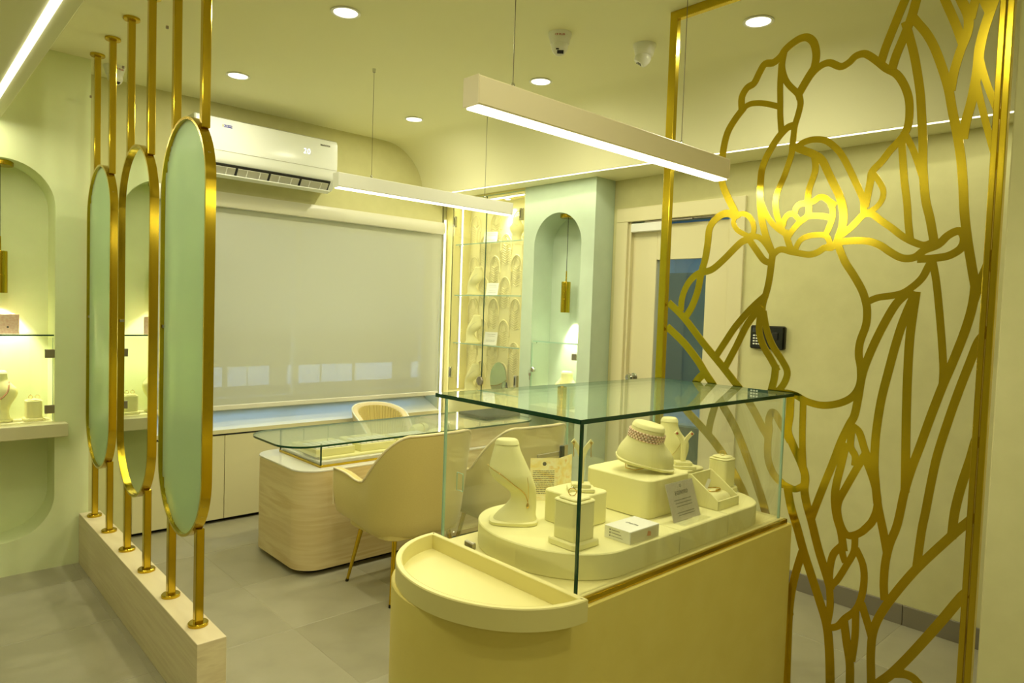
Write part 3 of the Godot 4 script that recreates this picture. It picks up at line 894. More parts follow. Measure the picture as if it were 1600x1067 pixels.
	part(spot, "lens", lathed([Vector2(0, -0.008), Vector2(0.02, -0.008), Vector2(0.018, -0.012), Vector2(0, -0.013)], 20), M.lamp)
	var sl := SpotLight3D.new()
	sl.name = "light"
	sl.light_energy = 0.45
	sl.light_color = WARM
	sl.light_size = 0.02
	sl.spot_angle = 42.0
	sl.spot_range = 6.0
	sl.spot_attenuation = 2.0
	sl.shadow_enabled = true
	spot.add_child(sl, true)
	sl.position = Vector3(0, -0.02, 0)
	sl.basis = Basis.looking_at(Vector3(0.25, -1, 0.0), Vector3.BACK)
	# what stands in the cabinet
	var tb := -0.95
	var rr := flipped(scaled(LEAN, 0.90))
	for e in [[1.6185, "cream leaning bust on the middle shelf of the wall cabinet", "fine chain on the leaning bust on the middle cabinet shelf"], [1.2185, "cream leaning bust on the lowest glass shelf of the wall cabinet", "fine chain on the leaning bust on the lowest cabinet shelf"], [0.8125, "cream leaning bust on the floor of the wall cabinet", "fine chain on the leaning bust on the cabinet floor"]]:
		bust(rr, Vector3(3.655, e[0], -4.43), tb, e[1])
		chain(rr, [[-0.02, 0.115], [0.0, 0.15], [0.04, 0.18]], 0.0007, Vector3(3.655, e[0], -4.43), tb, M.steel, "fine_chain", e[2])
	bust(scaled(FRONTAL, 0.72), Vector3(3.66, 2.0405, -3.93), tb, "small cream bust on the right of the top cabinet shelf")
	chain(scaled(FRONTAL, 0.72), [[-0.02, 0.14], [0.0, 0.12], [0.02, 0.15]], 0.0007, Vector3(3.66, 2.0405, -3.93), tb, M.gold, "fine_chain", "fine chain on the small bust on the top cabinet shelf")
	card(Vector3(3.65, 2.0405, -4.24), -1.15, 0.12, 0.10, 0.25, "blank white card on the top shelf of the wall cabinet", M.paper)
	card(Vector3(3.65, 1.6185, -4.20), -1.15, 0.105, 0.105, 0.25, "white printed card on the middle shelf of the wall cabinet", M.paper)
	card(Vector3(3.65, 1.2185, -4.20), -1.15, 0.115, 0.105, 0.25, "white printed card on the lowest glass shelf of the cabinet", M.paper)
	ring_block(Vector3(3.66, 1.6185, -3.80), 0, 0.06, 0.05, "low cream stand at the right end of the middle cabinet shelf")
	ring_block(Vector3(3.66, 1.2185, -3.80), 0, 0.06, 0.05, "low cream stand at the right end of the lowest cabinet shelf")
	var et := thing("earring_tree", "slim cream earring stand on the left of the top cabinet shelf", "earring stand", Vector3(3.655, 2.0405, -4.42), tb)
	part(et, "foot", slab(rrect(-0.035, -0.025, 0.035, 0.025, 0.006), 0, 0.012, 0.002), M.bust)
	part(et, "stem", tubed([Vector3(0, 0.01, 0), Vector3(0, 0.10, 0), Vector3(0.006, 0.13, 0), Vector3(0.03, 0.16, 0)], 0.0055, 8), M.bust)
	part(et, "arm", tubed([Vector3(0, 0.10, 0), Vector3(-0.006, 0.13, 0), Vector3(-0.03, 0.16, 0)], 0.0055, 8), M.bust)
	var mir := thing("table_mirror", "small oval table mirror on the cabinet floor", "mirror", Vector3(3.62, 0.8125, -4.05), -1.15)
	var ov := PackedVector2Array()
	for i in 36: ov.append(Vector2(0.070 * cos(TAU * i / 36), 0.14 + 0.135 * sin(TAU * i / 36)))
	part(mir, "glass", plate(ov, 0.0, 0.004), M.mirror)
	part(mir, "backing", plate(ov, -0.006, 0.0), M.dark)
	part(mir, "stand", plate(PackedVector2Array([Vector2(-0.006, 0), Vector2(0.02, 0), Vector2(0.05, 0.02), Vector2(0.0, 0.12), Vector2(-0.006, 0.12)]), 0.071, 0.076, Transform3D(Vector3(0, 0, -1), Vector3(0, 1, 0), Vector3(1, 0, 0), Vector3.ZERO)), M.dark)

func door_side() -> void:
	var d := thing("door_1", "cream office door with a tall glass panel in a wide frame", "door", Vector3(3.75, 0, -2.53), 0, "", "structure")
	for e in [[-0.43, "architrave"], [0.43, "architrave"]]:
		part(d, e[1], bx(Vector3(0.0, 1.0635, e[0]), Vector3(0.034, 2.127, 0.095), 0.002), M.laminate)
	part(d, "head", bx(Vector3(0.0, 2.175, 0), Vector3(0.034, 0.095, 0.955), 0.003), M.laminate)
	for e in [-0.375, 0.375]: part(d, "jamb", bx(Vector3(0.08, 1.065, e), Vector3(0.15, 2.13, 0.02), 0.001), M.laminate)
	part(d, "track", bx(Vector3(0.02, 2.122, 0.05), Vector3(0.03, 0.012, 0.62), 0.001), M.steel)
	var lf := MB.new()
	lf.box(Vector3(0.055, 1.05, -0.268), Vector3(0.04, 2.10, 0.195), 0.001)
	lf.box(Vector3(0.055, 1.05, 0.285), Vector3(0.04, 2.10, 0.16), 0.001)
	lf.box(Vector3(0.055, 1.985, 0.02), Vector3(0.04, 0.23, 0.38), 0.001)
	lf.box(Vector3(0.055, 0.20, 0.02), Vector3(0.04, 0.40, 0.38), 0.001)
	var leaf := part(d, "leaf", lf.mesh(), M.laminate)
	part(leaf, "pane", bx(Vector3(0.055, 1.135, 0.018), Vector3(0.006, 1.48, 0.376), 0), M.glass)
	part(leaf, "knob", lathed([Vector2(0, 0), Vector2(0.030, 0), Vector2(0.030, 0.006), Vector2(0.013, 0.010), Vector2(0.012, 0.028), Vector2(0.026, 0.040), Vector2(0.029, 0.055), Vector2(0.022, 0.068), Vector2(0, 0.070)], 26, Vector3(0.036, 1.075, -0.315), Basis(Vector3.BACK, PI / 2)), M.chrome, Vector3.ZERO, "chrome door knob")
	var cl := thing("door_closer", "pale grey door closer box at the top of the office door", "door closer", Vector3(3.765, 2.055, -2.765))
	part(cl, "box", bx(Vector3(0, 0.03, 0), Vector3(0.05, 0.058, 0.25), 0.004), M.white_plastic)
	part(cl, "arm", bx(Vector3(-0.012, 0.062, 0.18), Vector3(0.02, 0.008, 0.34), 0.001), M.steel)
	var k := thing("keypad", "black fingerprint keypad on the wall right of the office door", "keypad", Vector3(3.735, 1.33, -1.875))
	part(k, "body", bx(Vector3(0, 0.067, 0), Vector3(0.036, 0.134, 0.205), 0.008), M.black)
	for r in 4:
		for c in 3:
			part(k, "key_button", bx(Vector3(-0.019, 0.028 + 0.016 * r, -0.075 + 0.017 * c), Vector3(0.003, 0.008, 0.012), 0.001), M.paper)
	part(k, "display", bx(Vector3(-0.0185, 0.108, -0.058), Vector3(0.002, 0.026, 0.055), 0.0005), M.dim)
	part(k, "sensor", bx(Vector3(-0.02, 0.075, 0.052), Vector3(0.01, 0.044, 0.034), 0.004), M.dark)
	# the office behind the door
	var ro := MB.new()
	ro.box(Vector3(5.9, 1.4, -2.4), Vector3(0.1, 2.8, 3.2), 0)
	ro.box(Vector3(4.9, 1.4, -4.0), Vector3(2.1, 2.8, 0.1), 0)
	ro.box(Vector3(4.9, 1.4, -0.8), Vector3(2.1, 2.8, 0.1), 0)
	ro.box(Vector3(4.9, 2.75, -2.4), Vector3(2.1, 0.1, 3.2), 0)
	solo("wall_office", ro.mesh(), M.blue_wall, "bluish office walls seen through the door glass", "wall", Vector3.ZERO, 0, "", "structure")
	solo("floor_office", span(Vector3(3.95, -0.1, -4.0), Vector3(5.95, 0.0, -0.8), 0), M.skirting, "dark office floor beyond the door", "floor", Vector3.ZERO, 0, "", "structure")
	var sh := thing("office_cupboard", "dark grey cupboard in the office behind the door glass", "cupboard", Vector3(5.6, 0, -3.05))
	part(sh, "body", bx(Vector3(0, 0.95, 0), Vector3(0.4, 1.9, 1.6), 0.004), mat(Color(0.33, 0.42, 0.45), 0.5))
	part(sh, "door", bx(Vector3(-0.205, 0.95, -0.4), Vector3(0.02, 1.86, 0.78), 0.002), mat(Color(0.30, 0.39, 0.42), 0.5))
	part(sh, "door", bx(Vector3(-0.205, 0.95, 0.4), Vector3(0.02, 1.86, 0.78), 0.002), mat(Color(0.36, 0.45, 0.48), 0.5))
	var ot := thing("office_table", "round bluish office table seen through the door glass", "table", Vector3(4.75, 0, -2.85))
	part(ot, "top", lathed([Vector2(0, 0.70), Vector2(0.49, 0.70), Vector2(0.5, 0.715), Vector2(0.49, 0.73), Vector2(0, 0.73)], 40), mat(Color(0.62, 0.76, 0.84), 0.25))
	part(ot, "pedestal", lathed([Vector2(0, 0), Vector2(0.25, 0), Vector2(0.25, 0.02), Vector2(0.04, 0.05), Vector2(0.04, 0.70), Vector2(0, 0.70)], 24), M.dim)
	var oc := thing("office_chair", "dark office chair behind the round table beyond the door", "chair", Vector3(5.55, 0, -1.9))
	part(oc, "backrest", bx(Vector3(0.0, 0.92, 0), Vector3(0.06, 0.55, 0.46), 0.02), M.dim)
	part(oc, "seat", bx(Vector3(-0.2, 0.48, 0), Vector3(0.44, 0.08, 0.46), 0.02), M.dim)
	part(oc, "pedestal", lathed([Vector2(0, 0), Vector2(0.28, 0), Vector2(0.26, 0.04), Vector2(0.03, 0.07), Vector2(0.03, 0.44), Vector2(0, 0.44)], 16, Vector3(-0.2, 0, 0)), M.dim)
	var op := thing("office_ceiling_panel", "glowing ceiling panel in the office behind the door", "ceiling light", Vector3(4.9, 2.695, -2.5))
	part(op, "diffuser", bx(Vector3(0, -0.004, 0), Vector3(0.6, 0.012, 0.6), 0.002), glow(Color(0.86, 0.95, 1.0), 1.5))
	area(op, Vector3(0, -0.015, 0), Vector2(0.58, 0.58), 1.1, Color(0.72, 0.88, 1.0))

func lamps() -> void:
	downlight(Vector3(1.531, 2.80, -2.811), "round ceiling downlight at the top left, nearest the oval panels")
	downlight(Vector3(1.528, 2.80, -4.045), "round ceiling downlight left of the air conditioner's top edge")
	downlight(Vector3(2.753, 2.80, -2.803), "round ceiling downlight just above the nearer hanging light bar")
	downlight(Vector3(2.724, 2.80, -4.009), "round ceiling downlight above the farther hanging light bar")
	downlight(Vector3(2.828, 2.80, -1.537), "round ceiling downlight inside the brass flower screen's opening")
	for e in [[1.20, -0.76, "over the near side of the counter"], [-0.2, -2.9, "in the dropped ceiling before the green niche wall"], [1.10, 0.20, "before the rounded counter front"], [1.53, 1.2, "behind the viewer on the screen's side"], [-0.9, 0.9, "behind the viewer on the left"]]:
		var o := thing("downlight", "round downlight out of view, " + e[2], "ceiling light", Vector3(e[0], 2.40 if e[0] < 0.467 else 2.80, e[1]), 0.0, "near ceiling downlights")
		part(o, "diffuser", lathed([Vector2(0.0, -0.0005), Vector2(0.053, -0.0005), Vector2(0.052, -0.0035), Vector2(0.0, -0.004)], 36), M.lamp)
		area(o, Vector3(0, -0.012, 0), Vector2(0.09, 0.09), DOWN_ENERGY * 0.8, WARM)
	linear_light(Vector3(1.773, 2.030, -1.425), 1.255, [-0.481, 0.344], "nearer white light bar hanging over the display case", M.beam)
	linear_light(Vector3(2.417, 2.122, -3.348), 1.253, [-0.413, 0.410], "farther white light bar hanging over the desk", M.beam_pale)
	var s := thing("bulkhead_led_strip", "long thin LED line along the lower edge of the coved bulkhead", "LED strip")
	for e in [[-4.45, 3.3345, -2.9, 3.406], [-2.9, 3.406, -0.45, 3.575]]:
		var a := Vector3(e[1], 2.4215, e[0])
		var b := Vector3(e[3], 2.4215, e[2])
		var ang := atan2(b.x - a.x, b.z - a.z)
		part(s, "diffuser", bx((a + b) / 2, Vector3(0.020, 0.007, a.distance_to(b)), 0.001, Basis(Vector3.UP, ang)), M.lamp_strip)
		area(s, (a + b) / 2 - Vector3(0, 0.008, 0), Vector2(0.018, a.distance_to(b)), 0.34, STRIP, Basis(Vector3.UP, ang) * Basis(Vector3.RIGHT, -PI / 2))
	var t := thing("soffit_led_strip", "broad glowing LED line in the dropped ceiling at top left", "LED strip", Vector3(0.403, 2.3995, -2.3))
	part(t, "diffuser", bx(Vector3.ZERO, Vector3(0.026, 0.008, 4.2), 0.001), M.lamp)
	area(t, Vector3(0, -0.008, 0), Vector2(0.024, 4.1), 1.25, WARM)

func half_oval(cx: float, cz: float, ax: float, az: float, x1: float, n := 28) -> PackedVector2Array:
	# seen from above as (x, -z): straight at x1, oval towards -x
	var p := PackedVector2Array([Vector2(x1, -cz - az), Vector2(x1, -cz + az)])
	for i in n + 1:
		var t := PI * 0.5 + PI * i / n
		p.append(Vector2(cx + ax * cos(t), -cz + az * sin(t)))
	return p

func counter_case() -> void:
	var o := thing("display_counter", "cream display counter with a rounded end and brass line", "counter", Vector3.ZERO)
	part(o, "body", slab(half_oval(1.28, -1.420, 0.285, 0.298, 2.495), 0.0, 0.744, 0.003), M.counter)
	part(o, "deck", span(Vector3(1.30, 0.744, -1.705), Vector3(2.47, 0.765, -1.142), 0.002), M.cream)
	part(o, "brass_strip", span(Vector3(1.27, 0.744, -1.142), Vector3(2.475, 0.762, -1.132), 0.001), M.brass)
	part(o, "brass_strip", span(Vector3(2.47, 0.744, -1.70), Vector3(2.478, 0.762, -1.132), 0.001), M.brass)
	var t := thing("counter_tray", "shallow cream half oval tray on the rounded counter end", "tray", Vector3(0, 0.745, 0))
	part(t, "base", slab(half_oval(1.262, -1.383, 0.262, 0.310, 1.267), 0.0, 0.012, 0.001), M.cream)
	# the raised rim with its small inner lip
	var rim := MB.new()
	var path_o := half_oval(1.262, -1.383, 0.268, 0.318, 1.272, 40)
	var rings := []
	for q in [[0.0, 0.0], [0.0, 0.053], [0.002, 0.056], [0.0145, 0.056], [0.0150, 0.0545], [0.0155, 0.056], [0.017, 0.0555], [0.018, 0.053], [0.018, 0.0]]:
		var p := rim.inset(path_o, -q[0])
		var pos := rim.inset(path_o, q[0])
		var r := PackedVector3Array()
		var use := pos if absf(poly_area(pos)) < absf(poly_area(path_o)) + 1e-6 and absf(poly_area(pos)) <= absf(poly_area(p)) else p
		for w in use: r.append(Vector3(w.x, q[1], -w.y))
		rings.append(r)
	rings.append(rings[0])
	rim.loft(rings, false, false)
	part(t, "rim", rim.mesh(30), M.cream)
	# the glass case
	var c := thing("glass_display_case", "clear frameless glass case full of jewellery on the counter", "display case", Vector3(0, 0.765, 0))
	var x0 := 1.322
	var x1 := 2.452
	var z0 := -1.728
	var z1 := -1.150
	var h := 0.453
	part(c, "side_pane", span(Vector3(x0, 0, z0), Vector3(x0 + 0.006, h, z1), 0), M.glass)
	part(c, "side_pane", span(Vector3(x1 - 0.006, 0, z0), Vector3(x1, h, z1), 0), M.glass)
	part(c, "front_pane", span(Vector3(x0, 0, z1 - 0.006), Vector3(x1, h, z1), 0), M.glass)
	part(c, "rear_door", span(Vector3(x0 + 0.006, 0.01, z0), Vector3(1.90, h - 0.005, z0 + 0.006), 0), M.glass)
	part(c, "rear_door", span(Vector3(1.89, 0.01, z0 - 0.008), Vector3(x1 - 0.006, h - 0.005, z0 - 0.002), 0), M.glass)
	var top := part(c, "top_pane", span(Vector3(1.303, h, -1.752), Vector3(2.490, h + 0.012, -1.138), 0), M.glass_tint)
	part(top, "polished_edge", span(Vector3(1.3015, h, -1.7535), Vector3(1.303, h + 0.0122, -1.1365), 0), M.glass_edge)
	part(top, "polished_edge", span(Vector3(2.490, h, -1.7535), Vector3(2.4915, h + 0.0122, -1.1365), 0), M.glass_edge)
	part(top, "polished_edge", span(Vector3(1.3015, h, -1.138), Vector3(2.4915, h + 0.0122, -1.1365), 0), M.glass_edge)
	part(top, "polished_edge", span(Vector3(1.3015, h, -1.7535), Vector3(2.4915, h + 0.0122, -1.752), 0), M.glass_edge)
	for e in [[x0, z1, true], [x1 - 0.006, z1, false], [x0, z0 + 0.006, false], [x1 - 0.006, z0 + 0.006, false]]:
		part(c, "corner_edge", span(Vector3(e[0] - 0.0006, 0, e[1] - 0.0066), Vector3(e[0] + 0.0066, h, e[1] + 0.0006), 0), M.glass_edge if e[2] else M.glass_edge_pale)
	part(c, "door_edge", span(Vector3(1.8985, 0.01, z0 - 0.0005), Vector3(1.9005, h - 0.005, z0 + 0.0065), 0), M.glass_edge_pale)
	part(c, "finger_pull", tubed([Vector3(x0 + 0.003, 0.17, -1.66), Vector3(x0 + 0.003, 0.225, -1.66), Vector3(x0 + 0.003, 0.225, -1.63), Vector3(x0 + 0.003, 0.17, -1.63)], 0.0016, 6, true), M.glass_edge_pale)
	part(c, "clip", span(Vector3(x0 + 0.006, 0.0, -1.62), Vector3(x0 + 0.020, 0.020, -1.575), 0.003), M.steel)
	var lk := part(c, "case_lock", span(Vector3(1.74, 0.205, z0 + 0.006), Vector3(1.86, 0.220, z0 + 0.012), 0.001), M.steel)
	part(lk, "lock_barrel", span(Vector3(1.855, 0.185, z0 + 0.006), Vector3(1.870, 0.240, z0 + 0.022), 0.002), M.black)
	part(lk, "bracket", span(Vector3(1.872, 0.185, z0 + 0.006), Vector3(1.900, 0.240, z0 + 0.010), 0.001), M.steel)

func poly_area(p: PackedVector2Array) -> float:
	var a := 0.0
	for i in p.size(): a += p[i].cross(p[(i + 1) % p.size()])
	return a * 0.5

var ribbon_count := 0
func ribbon(m: MB, w: float, flat_pts: Array) -> void:       # pairs of (depth, height) along a cut strip
	var pts := []
	for i in range(0, flat_pts.size(), 2): pts.append(Vector2(flat_pts[i], flat_pts[i + 1]))
	var fine := curve(pts, 4) if pts.size() > 2 else pts
	var left := PackedVector2Array()
	var right := PackedVector2Array()
	for i in fine.size():
		var d: Vector2 = (fine[mini(i + 1, fine.size() - 1)] - fine[maxi(i - 1, 0)]).normalized()
		var n := Vector2(-d.y, d.x) * w * 0.5
		var e := Vector2.ZERO
		if i == 0: e = -d * w * 0.2
		if i == fine.size() - 1: e = d * w * 0.2
		left.append(fine[i] + n + e); right.append(fine[i] - n + e)
	# the sheet is 3 mm; crossing strips are a hair apart so that their faces do not fight
	ribbon_count += 1
	var off := 0.00001 * ribbon_count
	var st := m.v.size()
	var x0 := -0.0015 - off
	var x1 := 0.0015 + off
	for i in range(fine.size() - 1):
		var a := left[i]; var b := left[i + 1]; var c := right[i + 1]; var d := right[i]
		m.quad(Vector3(x0, a.y, -a.x), Vector3(x0, b.y, -b.x), Vector3(x0, c.y, -c.x), Vector3(x0, d.y, -d.x))
		m.quad(Vector3(x1, d.y, -d.x), Vector3(x1, c.y, -c.x), Vector3(x1, b.y, -b.x), Vector3(x1, a.y, -a.x))
		m.quad(Vector3(x0, b.y, -b.x), Vector3(x0, a.y, -a.x), Vector3(x1, a.y, -a.x), Vector3(x1, b.y, -b.x))
		m.quad(Vector3(x0, d.y, -d.x), Vector3(x0, c.y, -c.x), Vector3(x1, c.y, -c.x), Vector3(x1, d.y, -d.x))
	for i in [0, fine.size() - 1]:
		m.quad(Vector3(x0, left[i].y, -left[i].x), Vector3(x0, right[i].y, -right[i].x), Vector3(x1, right[i].y, -right[i].x), Vector3(x1, left[i].y, -left[i].x))
	m.fix(st)

func flower_screen() -> void:
	var o := thing("flower_screen", "tall brass screen cut into an iris flower with long leaves", "screen", Vector3(2.511, 0, 0))
	for e in [[-1.765, -1.728], [-0.5525, -0.534]]:
		part(o, "post", span(Vector3(-0.014, 0, e[0]), Vector3(0.014, 2.80, e[1]), 0.002), M.brass_brushed)
	part(o, "post", span(Vector3(-0.013, 0, -0.5725), Vector3(0.013, 2.80, -0.5555), 0.002), M.brass_brushed)
	part(o, "top_rail", span(Vector3(-0.0132, 2.763, -1.764), Vector3(0.0132, 2.80, -0.535), 0.002), M.brass_brushed)
	part(o, "bottom_rail", span(Vector3(-0.0132, 0.0, -1.764), Vector3(0.0132, 0.037, -0.535), 0.002), M.brass_brushed)
	var flower := MB.new()
	var leaves := MB.new()
	ribbon(flower, 0.029, [1.411, 2.328, 1.445, 2.291, 1.474, 2.246, 1.488, 2.189, 1.493, 2.123, 1.489, 2.051, 1.463, 1.992, 1.429, 1.932, 1.414, 1.901])
	ribbon(flower, 0.028, [1.417, 2.329, 1.419, 2.374, 1.399, 2.406, 1.370, 2.418, 1.349, 2.455, 1.329, 2.482, 1.296, 2.479, 1.268, 2.494, 1.250, 2.516, 1.223, 2.533, 1.193, 2.543, 1.166, 2.539, 1.144, 2.517, 1.133, 2.484, 1.131, 2.454, 1.136, 2.423])
	ribbon(flower, 0.023, [1.252, 2.511, 1.259, 2.461, 1.249, 2.418, 1.230, 2.383, 1.194, 2.343, 1.186, 2.325])
	ribbon(flower, 0.027, [1.134, 2.427, 1.158, 2.393, 1.187, 2.346])
	ribbon(flower, 0.025, [1.186, 2.339, 1.149, 2.396, 1.116, 2.423, 1.082, 2.428, 1.042, 2.405, 1.014, 2.412, 0.992, 2.429, 0.966, 2.431, 0.947, 2.420, 0.921, 2.396, 0.889, 2.363, 0.855, 2.336, 0.830, 2.295, 0.814, 2.249, 0.809, 2.203, 0.811, 2.159, 0.826, 2.123, 0.860, 2.086, 0.886, 2.051, 0.915, 2.020, 0.919, 1.988, 0.925, 1.945, 0.931, 1.904])
	ribbon(flower, 0.023, [1.262, 2.466, 1.263, 2.395, 1.259, 2.323, 1.256, 2.269, 1.249, 2.215])
	ribbon(flower, 0.022, [1.417, 2.326, 1.385, 2.340, 1.345, 2.337, 1.303, 2.324, 1.263, 2.307])
	ribbon(flower, 0.023, [1.186, 2.332, 1.180, 2.302, 1.187, 2.264, 1.197, 2.226, 1.200, 2.188, 1.203, 2.151, 1.204, 2.123, 1.214, 2.086, 1.229, 2.040, 1.249, 1.992, 1.257, 1.952, 1.252, 1.908, 1.237, 1.866, 1.223, 1.838])
	ribbon(flower, 0.027, [1.200, 2.226, 1.224, 2.223, 1.253, 2.199, 1.279, 2.165, 1.305, 2.120, 1.320, 2.073, 1.322, 2.005, 1.319, 1.950, 1.311, 1.893, 1.292, 1.828, 1.271, 1.778, 1.256, 1.748])
	ribbon(flower, 0.021, [1.314, 1.950, 1.296, 1.911, 1.271, 1.873, 1.241, 1.844, 1.213, 1.825])
	ribbon(flower, 0.024, [1.213, 1.833, 1.201, 1.798, 1.187, 1.762])
	ribbon(flower, 0.022, [1.222, 1.857, 1.218, 1.881, 1.202, 1.897, 1.182, 1.900, 1.176, 1.918, 1.162, 1.931, 1.136, 1.933, 1.110, 1.938, 1.092, 1.950, 1.072, 1.946, 1.053, 1.930, 1.034, 1.917])
	ribbon(flower, 0.023, [1.131, 1.933, 1.127, 1.907, 1.133, 1.884, 1.159, 1.865, 1.184, 1.838, 1.200, 1.813])
	ribbon(flower, 0.018, [1.182, 1.897, 1.166, 1.877, 1.149, 1.869])
	ribbon(flower, 0.021, [1.133, 1.884, 1.107, 1.884, 1.075, 1.880, 1.049, 1.873])
	ribbon(flower, 0.021, [1.052, 1.926, 1.042, 1.902, 1.042, 1.868, 1.054, 1.832, 1.064, 1.807])
	ribbon(flower, 0.021, [1.172, 1.761, 1.155, 1.796, 1.125, 1.811, 1.090, 1.814, 1.064, 1.810, 1.050, 1.795, 1.044, 1.772])
	ribbon(flower, 0.024, [1.254, 1.750, 1.237, 1.764, 1.217, 1.766, 1.189, 1.757, 1.152, 1.749, 1.116, 1.743, 1.086, 1.751, 1.062, 1.766, 1.039, 1.765, 1.024, 1.782, 1.014, 1.802])
	ribbon(flower, 0.023, [1.188, 2.142, 1.162, 2.157, 1.125, 2.162, 1.080, 2.151, 1.043, 2.120, 1.019, 2.089, 0.992, 2.039, 0.970, 1.994, 0.951, 1.954, 0.939, 1.924, 0.935, 1.886])
	ribbon(flower, 0.028, [1.190, 2.144, 1.151, 2.124, 1.120, 2.108, 1.090, 2.084, 1.068, 2.042, 1.045, 1.996, 1.025, 1.957, 1.010, 1.917, 1.003, 1.878, 1.005, 1.836, 1.016, 1.800])
	ribbon(flower, 0.024, [1.120, 2.108, 1.113, 2.077, 1.112, 2.047, 1.121, 2.014, 1.131, 1.982, 1.134, 1.936])
	ribbon(flower, 0.019, [0.915, 2.018, 0.892, 1.985, 0.876, 1.951, 0.879, 1.919, 0.898, 1.894, 0.924, 1.881])
	ribbon(flower, 0.023, [1.002, 1.811, 0.970, 1.838, 0.942, 1.869, 0.926, 1.877, 0.905, 1.873, 0.879, 1.851, 0.843, 1.823, 0.808, 1.793, 0.774, 1.772, 0.743, 1.760, 0.720, 1.767])
	ribbon(flower, 0.025, [1.011, 1.784, 0.968, 1.786, 0.916, 1.782, 0.876, 1.766, 0.839, 1.739, 0.804, 1.720, 0.768, 1.721, 0.740, 1.743, 0.701, 1.760, 0.677, 1.786, 0.651, 1.800, 0.635, 1.793, 0.628, 1.769, 0.633, 1.753])
	ribbon(flower, 0.025, [0.629, 1.777, 0.631, 1.757, 0.643, 1.739, 0.673, 1.722, 0.717, 1.716, 0.754, 1.715])
	ribbon(flower, 0.026, [1.015, 1.771, 0.990, 1.715, 0.957, 1.665, 0.928, 1.616, 0.914, 1.580, 0.906, 1.543, 0.907, 1.492, 0.923, 1.433, 0.925, 1.386, 0.916, 1.342, 0.915, 1.286, 0.936, 1.241, 0.980, 1.211, 1.040, 1.196, 1.097, 1.203, 1.138, 1.220, 1.173, 1.226])
	ribbon(flower, 0.023, [0.907, 1.572, 0.875, 1.587, 0.833, 1.594, 0.798, 1.603, 0.766, 1.626, 0.741, 1.654, 0.725, 1.691, 0.715, 1.711])
	ribbon(flower, 0.030, [1.419, 1.906, 1.462, 1.922, 1.505, 1.905, 1.535, 1.868, 1.541, 1.805, 1.549, 1.743, 1.564, 1.687, 1.578, 1.608, 1.602, 1.543, 1.628, 1.502])
	ribbon(flower, 0.028, [1.354, 1.814, 1.386, 1.805, 1.413, 1.784, 1.469, 1.732, 1.520, 1.695, 1.582, 1.680, 1.626, 1.640, 1.651, 1.583, 1.655, 1.529])
	ribbon(flower, 0.020, [1.420, 1.911, 1.429, 1.882, 1.411, 1.852, 1.380, 1.833, 1.349, 1.819])
	ribbon(flower, 0.021, [1.420, 1.911, 1.387, 1.914, 1.356, 1.894, 1.340, 1.855, 1.346, 1.816])
	ribbon(flower, 0.022, [1.355, 1.826, 1.317, 1.817, 1.290, 1.793, 1.265, 1.758])
	ribbon(flower, 0.025, [1.354, 1.806, 1.319, 1.760, 1.291, 1.727, 1.262, 1.716])
	ribbon(flower, 0.026, [1.259, 1.748, 1.262, 1.709, 1.267, 1.653, 1.275, 1.608, 1.288, 1.556, 1.288, 1.507])
	ribbon(leaves, 0.023, [0.828, 2.115, 0.819, 2.034, 0.812, 1.976, 0.800, 1.903, 0.793, 1.839, 0.784, 1.781])
	ribbon(leaves, 0.026, [0.837, 2.500, 0.809, 2.403, 0.793, 2.330, 0.780, 2.257, 0.772, 2.185, 0.763, 2.091, 0.759, 2.017, 0.746, 1.912, 0.729, 1.845, 0.714, 1.773])
	ribbon(leaves, 0.020, [0.823, 2.140, 0.799, 2.094, 0.780, 2.047, 0.762, 1.993])
	ribbon(leaves, 0.026, [0.821, 2.520, 0.800, 2.489, 0.771, 2.446, 0.745, 2.393, 0.719, 2.321, 0.699, 2.255, 0.685, 2.187, 0.664, 2.093, 0.651, 2.019, 0.641, 1.936, 0.634, 1.861, 0.622, 1.779, 0.607, 1.700, 0.591, 1.620])
	ribbon(leaves, 0.028, [0.650, 2.093, 0.645, 2.142, 0.633, 2.205, 0.623, 2.291, 0.620, 2.365, 0.609, 2.428, 0.591, 2.496, 0.581, 2.532])
	ribbon(leaves, 0.025, [0.738, 2.581, 0.724, 2.540, 0.690, 2.455, 0.666, 2.384])
	ribbon(leaves, 0.027, [0.693, 2.567, 0.679, 2.527, 0.657, 2.471, 0.656, 2.421, 0.673, 2.365, 0.686, 2.306, 0.692, 2.251])
	ribbon(leaves, 0.026, [0.630, 2.547, 0.640, 2.515, 0.649, 2.463])
	ribbon(leaves, 0.019, [0.620, 2.338, 0.600, 2.263, 0.574, 2.188, 0.555, 2.138])
	ribbon(leaves, 0.019, [0.627, 2.273, 0.607, 2.190, 0.588, 2.116, 0.569, 2.047, 0.551, 1.987])
	ribbon(leaves, 0.028, [0.826, 2.617, 0.843, 2.576, 0.867, 2.512, 0.893, 2.439, 0.906, 2.391])
	ribbon(leaves, 0.029, [0.795, 2.603, 0.808, 2.566, 0.819, 2.517, 0.837, 2.462, 0.859, 2.403, 0.870, 2.361])
	ribbon(leaves, 0.022, [0.714, 1.707, 0.700, 1.641, 0.685, 1.538, 0.672, 1.433, 0.665, 1.363, 0.664, 1.312])
	ribbon(leaves, 0.026, [0.592, 1.640, 0.595, 1.572, 0.610, 1.491, 0.639, 1.386, 0.663, 1.308, 0.691, 1.206, 0.717, 1.103, 0.739, 1.020, 0.756, 0.937, 0.771, 0.827, 0.791, 0.754, 0.801, 0.685, 0.802, 0.613, 0.797, 0.562])
	ribbon(leaves, 0.027, [0.593, 1.584, 0.586, 1.616, 0.569, 1.669, 0.550, 1.730])
